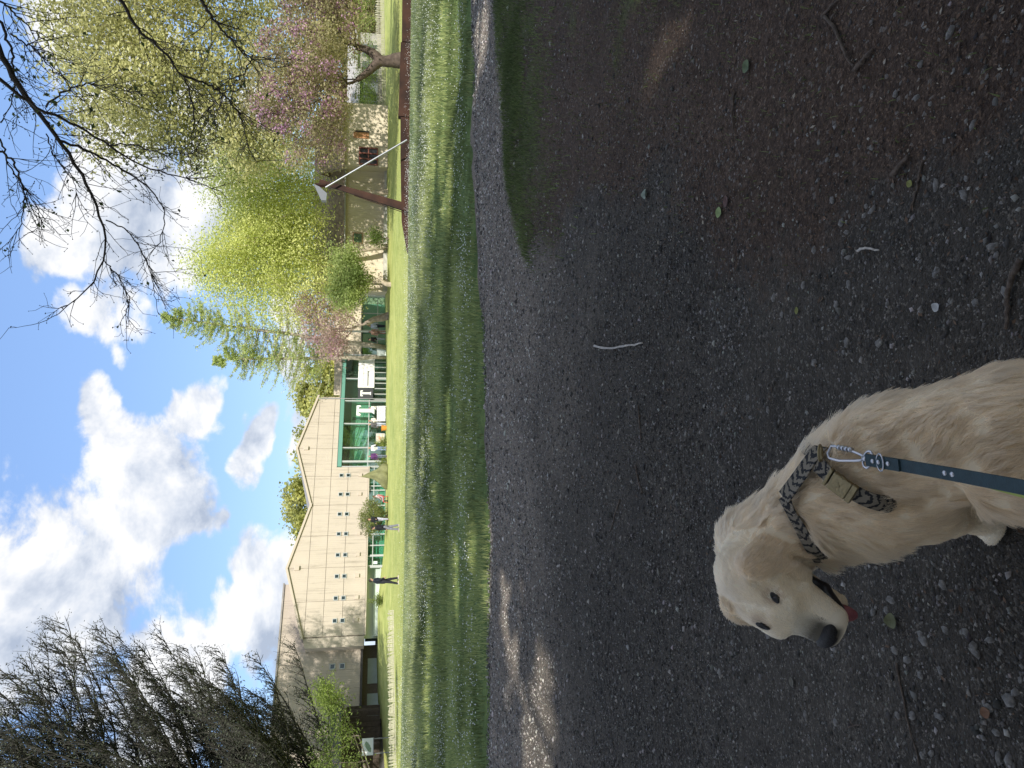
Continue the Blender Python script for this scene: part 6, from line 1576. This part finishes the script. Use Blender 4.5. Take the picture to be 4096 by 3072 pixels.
def build_people():
    dk, nv = (.014, .015, .020), (.018, .022, .035)
    person(gl(1604, 2108, 45), R(95), 'person in a black jacket and light grey trousers walking on the lawn', dk, (.20, .205, .25), stride=.12, shoes=(.4, .4, .4), arms=((.10, -.55, .06), (-.02, -.58, .06)))
    person(gl(1606, 2322, 45), R(-80), 'person dressed all in dark clothes walking across the lawn', nv, (.020, .022, .03), stride=.15, arms=((.10, -.54, .02), (.14, -.50, .0)), height=1.80, shoes=(.45, .45, .45), lean=.1)
    person(gl(1550, 2076, 62), R(150), 'person with black top and pale lilac trousers in front of the round bush', dk, (.42, .42, .52), arms=((.22, -.30, .05), (.22, -.30, .05)), hair=(.25, .14, .08))
    person(gl(1552, 1985, 64), R(100), 'seated person in a pale pink shirt on the red chair', (.55, .45, .46), (.30, .30, .32), sit=True, hair=(.10, .07, .05), arms=((.25, -.35, .02), (.25, -.35, .02)))
    person(gl(1552, 1825, 68), R(170), 'person in a purple top beside the tall glass front', (.10, .035, .13), (.14, .17, .22), hair=(.16, .12, .09), arms=((.16, -.42, .06), (.05, -.55, .08)))
    person(gl(1553, 1794, 69), R(200), 'person in a white top and blue jeans by the glass stair', (.62, .64, .66), (.25, .34, .58), hair=(.38, .24, .16), lean=.3, arms=((.24, -.36, .05), (.24, -.36, .05)))
    person(gl(1552, 1698, 71), R(185), 'person with a dark waistcoat and light jeans under the white letter', (.10, .10, .105), (.42, .46, .56), hair=(.40, .28, .18), arms=((.22, .02, .18), (.05, -.55, .08)))
    person(gl(1552, 1684, 71.5), R(170), 'person in a cream shirt and grey trousers under the white letter', (.70, .66, .58), (.30, .29, .30), hair=(.33, .18, .11), arms=((.20, -.36, .05), (.10, -.5, .06)))
    person(gl(1551, 1632, 72), R(120), 'person in a white shirt between dark panel and white letter', (.72, .70, .66), (.20, .22, .26), hair=(.16, .16, .22), arms=((.22, -.38, .05), (.10, -.5, .06)))
    person(gl(1552, 1305, 74), R(160), 'person in a light blue shirt by the glass porch', (.42, .46, .56), (.03, .035, .05))
    person(gl(1552, 1330, 74.5), R(190), 'person in a tan coat with bare arms by the white post', (.50, .30, .23), (.28, .18, .14))
    person(gl(1552, 1356, 73), R(140), 'person in black holding a bag beside the porch', (.02, .018, .02), (.28, .32, .36), lean=.25, arms=((.30, -.30, .05), (.10, -.5, .06)))
    # red folding chair
    red = mat('red_canvas', (.62, .06, .05), .6); p = gl(1553, 1998, 63.5)
    ch = empty('folding_chair', p, R(100), label='red folding chair on the lawn beside the seated person', cat='chair')
    MB().box((0, .0, .42), (.5, .5, .04)).build('seat', red, ch); MB().box((0, -.34, .68), (.5, .04, .55), np.array(Matrix.Rotation(R(18), 3, 'X'))).build('backrest', red, ch)
    for x in (-.24, .24):
        for y in (-.24, .24): MB().tube([(x, y * 1.2, 0), (x, y * .9, .42)], .018, 6).build('leg', red, ch)
    # sandwich board with printed lines
    p = gl(1551, 1655, 71)
    sb = empty('sandwich_board', p, R(8), label='small silver grey sandwich board with printed lines below the white letter', cat='sign')
    pm = bpy.data.materials.new('board_print'); pm.use_nodes = True; t = NT(pm.node_tree); bs = t.N['Principled BSDF']; bs.inputs['Roughness'].default_value = .5
    co = t.n('ShaderNodeTexCoord').outputs['Generated']; sp_ = t.n('ShaderNodeSeparateXYZ'); t.link(co, sp_.inputs[0])
    rw = t.smooth(t.math('SINE', t.math('MULTIPLY', sp_.outputs[2], 26.0)), .1, .3); nz = t.smooth(t.noise(t.vmath('MULTIPLY', co, (26., 1., 12.)), 1., 2), .42, .5)
    t.link(t.mix(t.math('MULTIPLY', t.math('MULTIPLY', rw, nz), .8), (.50, .52, .50), (.08, .08, .08)), bs.inputs['Base Color'])
    for sd in (-1, 1): MB().box((0, sd * .16, .52), (1.5, .03, .86), np.array(Matrix.Rotation(R(14) * sd, 3, 'X'))).build('panel', pm, sb)
    for x in (-.72, .72): MB().tube([(x, -.27, 0), (x, -.05, 1.0)], .02, 6).build('leg', MATS['pale_aluminium'], sb); MB().tube([(x, .27, 0), (x, .05, 1.0)], .02, 6).build('leg', MATS['pale_aluminium'], sb)
    p = gl(1553, 1712, 70)
    tb = empty('orange_tub', p, label='orange tub on the grass beside the person in jeans', cat='tub')
    MB().tube([(0, 0, 0), (0, 0, .08), (0, 0, .46), (0, 0, .50)], [.20, .23, .29, .30], 16).build('tub', mat('orange_plastic', (.75, .30, .06), .5), tb, True); MB().tube(torus_path(np.array([0, 0, .5]), np.array([1., 0, 0]), np.array([0, 1., 0]), .30, .30), .02, 6, False).build('rim', MATS['orange_plastic'], tb, True)
    p = gl(1551, 1752, 70.5)
    pb = empty('picture_board', p, R(6), label='framed colourful picture board leaning before the dark glass', cat='board')
    pic = mat('picture_print', (.55, .20, .12), .6, col2=(.62, .70, .62, 1), vscale=2.2)
    MB().box((0, 0, .62), (.78, .04, .72)).build('picture', pic, pb)
    fr = MB()
    for x in (-.42, .42): fr.box((x, 0, .62), (.06, .06, .84))
    for z in (.23, 1.01): fr.box((0, 0, z), (.78, .06, .06))
    fr.build('frame', mat('frame_grey', (.5, .5, .5), .5), pb)
    for x in (-.3, .3): MB().tube([(x, .05, 0), (x, .03, .3)], .02, 6).build('leg', MATS['frame_grey'], pb)
    # olive tent-like cover with a pointed top
    p = gl(1548, 1905, 66); rg = np.random.default_rng(3)
    s = SDF()
    V = []; F = []; n = 40; prof = [(0, 3.35), (.10, 3.1), (.24, 2.75), (.40, 2.3), (.55, 1.85), (.78, 1.45), (1.10, 1.1), (1.45, .75), (1.62, .4), (1.60, .06)]
    for j, (r_, z) in enumerate(prof):
        for i in range(n):
            a = 2 * math.pi * i / n; fold = 1 + .10 * math.sin(5 * a + .4 * j) * min(1, j / 4) + .05 * math.sin(9 * a + 1 + .8 * j) * min(1, j / 4)
            V.append((.68 * r_ * fold * math.cos(a) + .12 * math.sin(z), .6 * r_ * fold * math.sin(a), z * .72 + .07 * math.sin(3 * a + j) * (j > 4) * (j < 9)))
    for j in range(len(prof) - 1):
        for i in range(n): F.append((j * n + i, (j + 1) * n + i, (j + 1) * n + (i + 1) % n, j * n + (i + 1) % n))
    me = bpy.data.meshes.new('tent_cover'); me.from_pydata(V, [], F); me.update(); me.polygons.foreach_set('use_smooth', np.ones(len(F), bool))
    o = link('tent_cover', me, mat('olive_canvas', (.17, .175, .08), .8, var=.18, vscale=2, bump=.3, bscale=8), None, p, 'olive green pointed canvas cover standing on the lawn before the glass', 'cover')
    # round clipped bush behind the visitors
    c = at(1500, 2062, 63.5)
    leafy_tree('round_bush', (c[0], 63.5, gz(c[0], 63.5)), [(c[0], 63.5, gz(c[0], 63.5) + 1.35, 1.55, 1.3, 1.25), (c[0] - .9, 63.5, gz(c[0], 63.5) + 1.3, 1.1, 1.0, 1.2)], 'rounded green bush against the museum ground floor windows', 610, 240, 6500, .13, ((.12, .15, .045), (.30, .34, .12)), .22, .35, 4, .008, .08, cluster=.22, cat='bush')
    for i, (px, py, Y, lab) in enumerate(((1543, 1770, 69, 'low green plant at the foot of the glass front'), (1540, 1850, 68, 'low green plant beside the olive canvas cover'), (1525, 2400, 60, 'low green plant at the end of the screen wall'))):
        c = gl(px, py, Y); leafy_tree('low_plant', c, [(c[0], c[1], c[2] + .35, .6, .4, .35)], lab, 620 + i, 60, 900, .11, ((.16, .22, .05), (.40, .46, .14)), .14, .25, 3, .006, .03, cluster=.14, group='low plants by the museum', cat='plant')
# ---------------------------------------------------------------- harness and leash
def ribbon(path, width, thick, upn=None, closed=False):
    """flat strap along path; upn: per point outward normal"""
    P = np.asarray(path, float); n = len(P)
    T = np.gradient(P, axis=0); T /= np.linalg.norm(T, axis=1)[:, None]
    Nn = np.asarray(upn, float); Nn = Nn - (Nn * T).sum(1)[:, None] * T; Nn /= np.linalg.norm(Nn, axis=1)[:, None]
    S = np.cross(T, Nn)
    V = []; U = []
    L = np.concatenate([[0], np.cumsum(np.linalg.norm(np.diff(P, axis=0), axis=1))])
    for i in range(n):
        for a, b in ((-.5, 0), (.5, 0), (.5, 1), (-.5, 1)):
            V.append(P[i] + S[i] * a * width + Nn[i] * b * thick); U.append((L[i], a * width, 0))
    F = []
    for i in range(n - 1):
        for k in range(4):
            k2 = (k + 1) % 4; F.append((4 * i + k, 4 * i + k2, 4 * i + 4 + k2, 4 * i + 4 + k))
    F += [(3, 2, 1, 0), tuple(4 * (n - 1) + k for k in range(4))]
    me = bpy.data.meshes.new('strap'); me.from_pydata([tuple(v) for v in V], [], F)
    a = me.attributes.new('along', 'FLOAT_VECTOR', 'POINT'); a.data.foreach_set('vector', np.array(U, np.float32).ravel())
    me.update()
    return me
def resample(P, n):
    P = np.asarray(P, float); L = np.concatenate([[0], np.cumsum(np.linalg.norm(np.diff(P, axis=0), axis=1))])
    u = np.linspace(0, L[-1], n)
    Q_ = np.stack([np.interp(u, L, P[:, i]) for i in range(P.shape[1])], 1)
    for _ in range(2): Q_[1:-1] = (Q_[:-2] + 2 * Q_[1:-1] + Q_[2:]) / 4
    return Q_
def chrome(name='steel', col=(.48, .48, .50), rough=.28): return mat(name, col, rough, 1.0)
def torus_path(c, e1, e2, r1, r2, n=24): return [c + r1 * math.cos(2 * math.pi * k / n) * e1 + r2 * math.sin(2 * math.pi * k / n) * e2 for k in range(n + 1)]
def zebra_mat():
    m = bpy.data.materials.new('zebra_web'); m.use_nodes = True
    t = NT(m.node_tree); b = t.N['Principled BSDF']; b.inputs['Roughness'].default_value = .85
    a = t.n('ShaderNodeAttribute', attribute_name='along').outputs['Vector']
    sp = t.n('ShaderNodeSeparateXYZ'); t.link(a, sp.inputs[0])
    nz = t.noise(t.vmath('MULTIPLY', a, (75., 110., 60.)), 1.0, 3, .6)
    ph = t.math('ADD', t.math('ADD', t.math('MULTIPLY', sp.outputs[0], 360.), t.math('MULTIPLY', t.math('ABSOLUTE', sp.outputs[1]), 260.)), t.math('MULTIPLY', nz, 10.))
    st = t.smooth(t.math('SINE', ph), .05, .35)
    t.link(t.mix(st, (.20, .17, .125), (.010, .010, .011)), b.inputs['Base Color'])
    bn = t.n('ShaderNodeBump'); bn.inputs['Strength'].default_value = .5; bn.inputs['Distance'].default_value = .001
    t.link(t.noise(t.vmath('MULTIPLY', a, (900., 900., 1.)), 1., 2), bn.inputs['Height']); t.link(bn.outputs[0], b.inputs['Normal'])
    return m
def build_harness():
    zeb = zebra_mat(); brass = mat('antique_brass', (.26, .21, .115), .42, .9, bump=.25, bscale=220)
    root = empty('harness', dog_hit(3290, 1830, .02), label='black and tan zebra striped webbing harness worn by the dog', cat='harness')
    O = np.array(root.location)
    def strap(pix, w, lift, name, n=26, sink=1.0):
        px = resample(pix, n)
        P = []; N = []
        for j_, (x, y) in enumerate(px):
            u_ = j_ / (n - 1); lf = lift * (1 - sink * sstep(.72, 1.0, u_)) - .004 * sink * sstep(.72, 1, u_)
            p = dog_hit(x, y); g = DOG.grad(p[None])[0]
            P.append(p + g * lf * .35 - ray(x, y) * lf * .8); N.append(g)
        P = resample(np.array(P), n); N = np.array(N)
        for _ in range(4): N[1:-1] = (N[:-2] + N[1:-1] + N[2:]) / 3
        me = ribbon(P - O, w, .003, N)
        o = link(name, me, zeb, root)
        return P, N
    Pn, Nn = strap([(3292, 1800), (3262, 1835), (3205, 1915), (3148, 1992)], .034, .019, 'neck_strap', sink=0)
    strap([(3146, 1985), (3170, 2035), (3202, 2092), (3245, 2178), (3290, 2250)], .029, .017, 'chest_strap')
    # the strap round the far side of the neck and under the breast closes the harness
    Pg, Ng = strap([(3268, 1842), (3310, 1885), (3360, 1925), (3420, 1965), (3480, 1995), (3540, 2012), (3600, 2022)], .032, .017, 'girth_strap')
    far = [DOG_O + q for q in (BV(.02, -.02, .475), BV(.10, -.085, .42), BV(.17, -.09, .33), BV(.21, -.02, .28), BV(.21, .05, .28))]
    far2 = [BV(-.03, -.120, .33), BV(-.02, -.13, .27), BV(.0, -.09, .19), BV(.03, 0, .165), BV(.03, .07, .19)]
    for nm, fp in (('neck_strap', far), ('girth_strap', [DOG_O + q for q in far2])):
        P = resample(np.array(fp), 24)
        for _ in range(6):
            d = DOG(P) - .0005; P = P - d[:, None] * DOG.grad(P)
        link(nm, ribbon(P - O, .025, .003, DOG.grad(P)), zeb, root)
    # quick release buckle on the girth strap
    i = 9; c = (Pg[i] + Pg[i + 1]) / 2 + Ng[i] * .006 - O
    T = unit(Pg[i + 4] - Pg[i - 4]); Nb = unit(Ng[i] - (Ng[i] @ T) * T); S = np.cross(Nb, T); M3 = np.stack([T, S, Nb], 1)
    bk = MB().box(c, (.038, .038, .010), M3).box(c + T * .025, (.011, .040, .009), M3).box(c - T * .025, (.007, .040, .009), M3)
    bo = bk.build('buckle', brass, root, bevel=.0018)
    for sd in (1, -1): MB().tube([c + S * sd * .0165 - T * .006 + Nb * .001, c + S * sd * .0165 + T * .006 + Nb * .001], .0035, 10).build('release_tab', brass, bo, True)
    MB().tube([c - T * .004 + Nb * .0044 - S * .006, c + T * .002 + Nb * .0048, c - T * .004 + Nb * .0044 + S * .006], .0012, 6).build('relief_emblem', brass, bo, True)
    # metal ring the leash clips on to
    p0 = dog_hit(3284, 1812) - ray(3284, 1812) * .034 - O
    tow = unit(at(3470, 1838, 1.0) - CAMP); lead = unit(np.array([.06, -.85, .35]))
    e1 = unit(np.cross(lead, DZ)); rc = p0 + lead * .010 + DZ * .004
    nrm = unit(.6 * DZ - .5 * lead); e1 = unit(np.cross(nrm, lead)); e2 = np.cross(e1, nrm)
    MB().tube(torus_path(rc, e1, e2, .0155, .0125), .0022, 8, False).build('ring', brass, root, True)
    MB().box(p0, (.028, .006, .004), np.stack([e1, e2, nrm], 1)).build('ring_keeper', brass, root, bevel=.001)
    return O + rc, lead
def build_leash(rc):
    st = chrome()
    green = mat('leash_leather', (.020, .044, .052), .62, bump=.22, bscale=350, var=.18, vscale=60, spec=.35)
    lime = mat('leash_lime', (.36, .40, .09), .6, bump=.15, bscale=300)
    def px3(px, py, z): return CAMP + ray(px, py) * z
    d0 = np.linalg.norm(rc - CAMP)
    a = px3(3318, 1806, d0 - .008); b = px3(3452, 1834, d0 - .055); c0 = px3(3468, 1836, d0 - .062)
    root = empty('leash', a, label='dark teal leather leash with silver rivets clipped to the harness', cat='leash')
    O = a.copy()
    t = unit(b - a); vn = unit(CAMP - a); s = unit(np.cross(t, vn)); vn = np.cross(s, t)
    L = np.linalg.norm(b - a)
    cl = MB()                                                # carabiner: pear shaped loop
    pp = [a + t * x * L + s * y * 1.25 for x, y in ((.0, -.004), (-.04, .003), (.03, .010), (.35, .0105), (.80, .0055), (.97, .003), (1.0, 0), (.97, -.004), (.6, -.008), (.2, -.0095), (.02, -.009), (0, -.004))]
    cl.tube(np.array(pp) - O, .0027, 8, False)
    co = cl.build('carabiner', st, root, True)
    sl = MB()
    for k in range(4): sl.tube([a + t * L * (.22 + .11 * k) - s * .0115 - O, a + t * L * (.32 + .11 * k) - s * .0105 - O], .0050, 12)
    sl.build('screw_sleeve', st, co, True)
    MB().tube([b - O, b + t * .010 - O], [.005, .005], 12).build('swivel', st, co, True)
    oc = b + t * .010
    MB().tube(np.array(torus_path(oc, s, t, .0150, .009)) - O, .0024, 8, False).build('swivel_ring', st, root, True)
    # the strap runs up towards the walker's hand, below the picture edge
    pix = [(3474, 1838, d0 - .062), (3560, 1852, d0 - .10), (3790, 1892, d0 - .20), (4096, 1948, d0 - .30), (4500, 2030, d0 - .42), (5000, 2140, d0 - .54)]
    P = resample([px3(*q) for q in pix], 40)
    hand = np.array([.02, .22, .86])
    P = np.vstack([P, resample([P[-1], (P[-1] + hand) / 2 + DZ * -.01, hand], 10)[1:]])
    N = np.array([unit(CAMP - p + np.array([-.25, 0, .0])) for p in P])
    link('strap', ribbon(P - O, .0205, .0032, N), green, root)
    # second layer folded back over the ring, with a D ring and rivets
    fold = resample(P[:6], 14); T = unit(P[5] - P[0]); n0 = unit(N[2] - (N[2] @ T) * T); s0 = np.cross(T, n0)
    fo = link('fold', ribbon(fold + n0 * .0036 - O, .0205, .003, N[:1].repeat(14, 0)), green, root)
    def rivet(p, n_, par):
        m_ = MB()
        e1 = unit(np.cross(n_, DZ)); e2 = np.cross(n_, e1)
        rings = [(.0042, 0), (.0041, .0008), (.0028, .0019), (.0, .0023)]
        vs = [p - O + r * (math.cos(2 * math.pi * k / 14) * e1 + math.sin(2 * math.pi * k / 14) * e2) + n_ * h_ for r, h_ in rings for k in range(14)]
        m_.add(vs, [(i * 14 + k, i * 14 + (k + 1) % 14, (i + 1) * 14 + (k + 1) % 14, (i + 1) * 14 + k) for i in range(3) for k in range(14)])
        m_.build('rivet', st, par, True)
    for u in (.018, .032, .055): rivet(P[0] + T * u + n0 * .0066, n0, fo)
    MB().tube(np.array(torus_path(P[0] + T * .036 + n0 * .006, s0 * 1.0, unit(T + .15 * n0), .0150, .010)) - O, .0014, 8, False).build('d_ring', st, root, True)
    for pxx in (3786, 3816):
        i = int(np.argmin([abs(proj(p)[0] - pxx) for p in P]))
        q = P[i] + (pxx - proj(P[i])[0]) / FPX * .9 * T * 1.1
        n_ = unit(N[i] - (N[i] @ T) * T)
        rivet(q + n_ * .0030, n_, root)
    # pale green back of the strap's other end, held doubled
    j = int(np.argmin([abs(proj(p)[0] - 3830) for p in P]))
    S_ = np.array([np.cross(unit(np.gradient(P, axis=0)[i]), N[i]) for i in range(len(P))])
    w = np.clip((np.arange(j, len(P)) - j) / 12, 0, 1)[:, None]
    sg = 1.0 if proj(P[j] + S_[j] * .01)[1] > proj(P[j])[1] else -1.0
    P2 = P[j:] + S_[j:] * sg * .0215 * w - N[j:] * .006
    link('strap', ribbon(P2 - O, .016, .0026, N[j:]), lime, root, label='lime green underside of the doubled strap')
# ---------------------------------------------------------------- put it together
build_ground()
build_museum()
build_neighbours()
build_fences()
build_sculpture()
build_shade_trees()
build_far_trees()
build_larches()
build_dark_tree()
build_overhang()
build_people()
build_dog()
ring_at, _ = build_harness()
build_leash(ring_at)
build_grass()
build_litter()
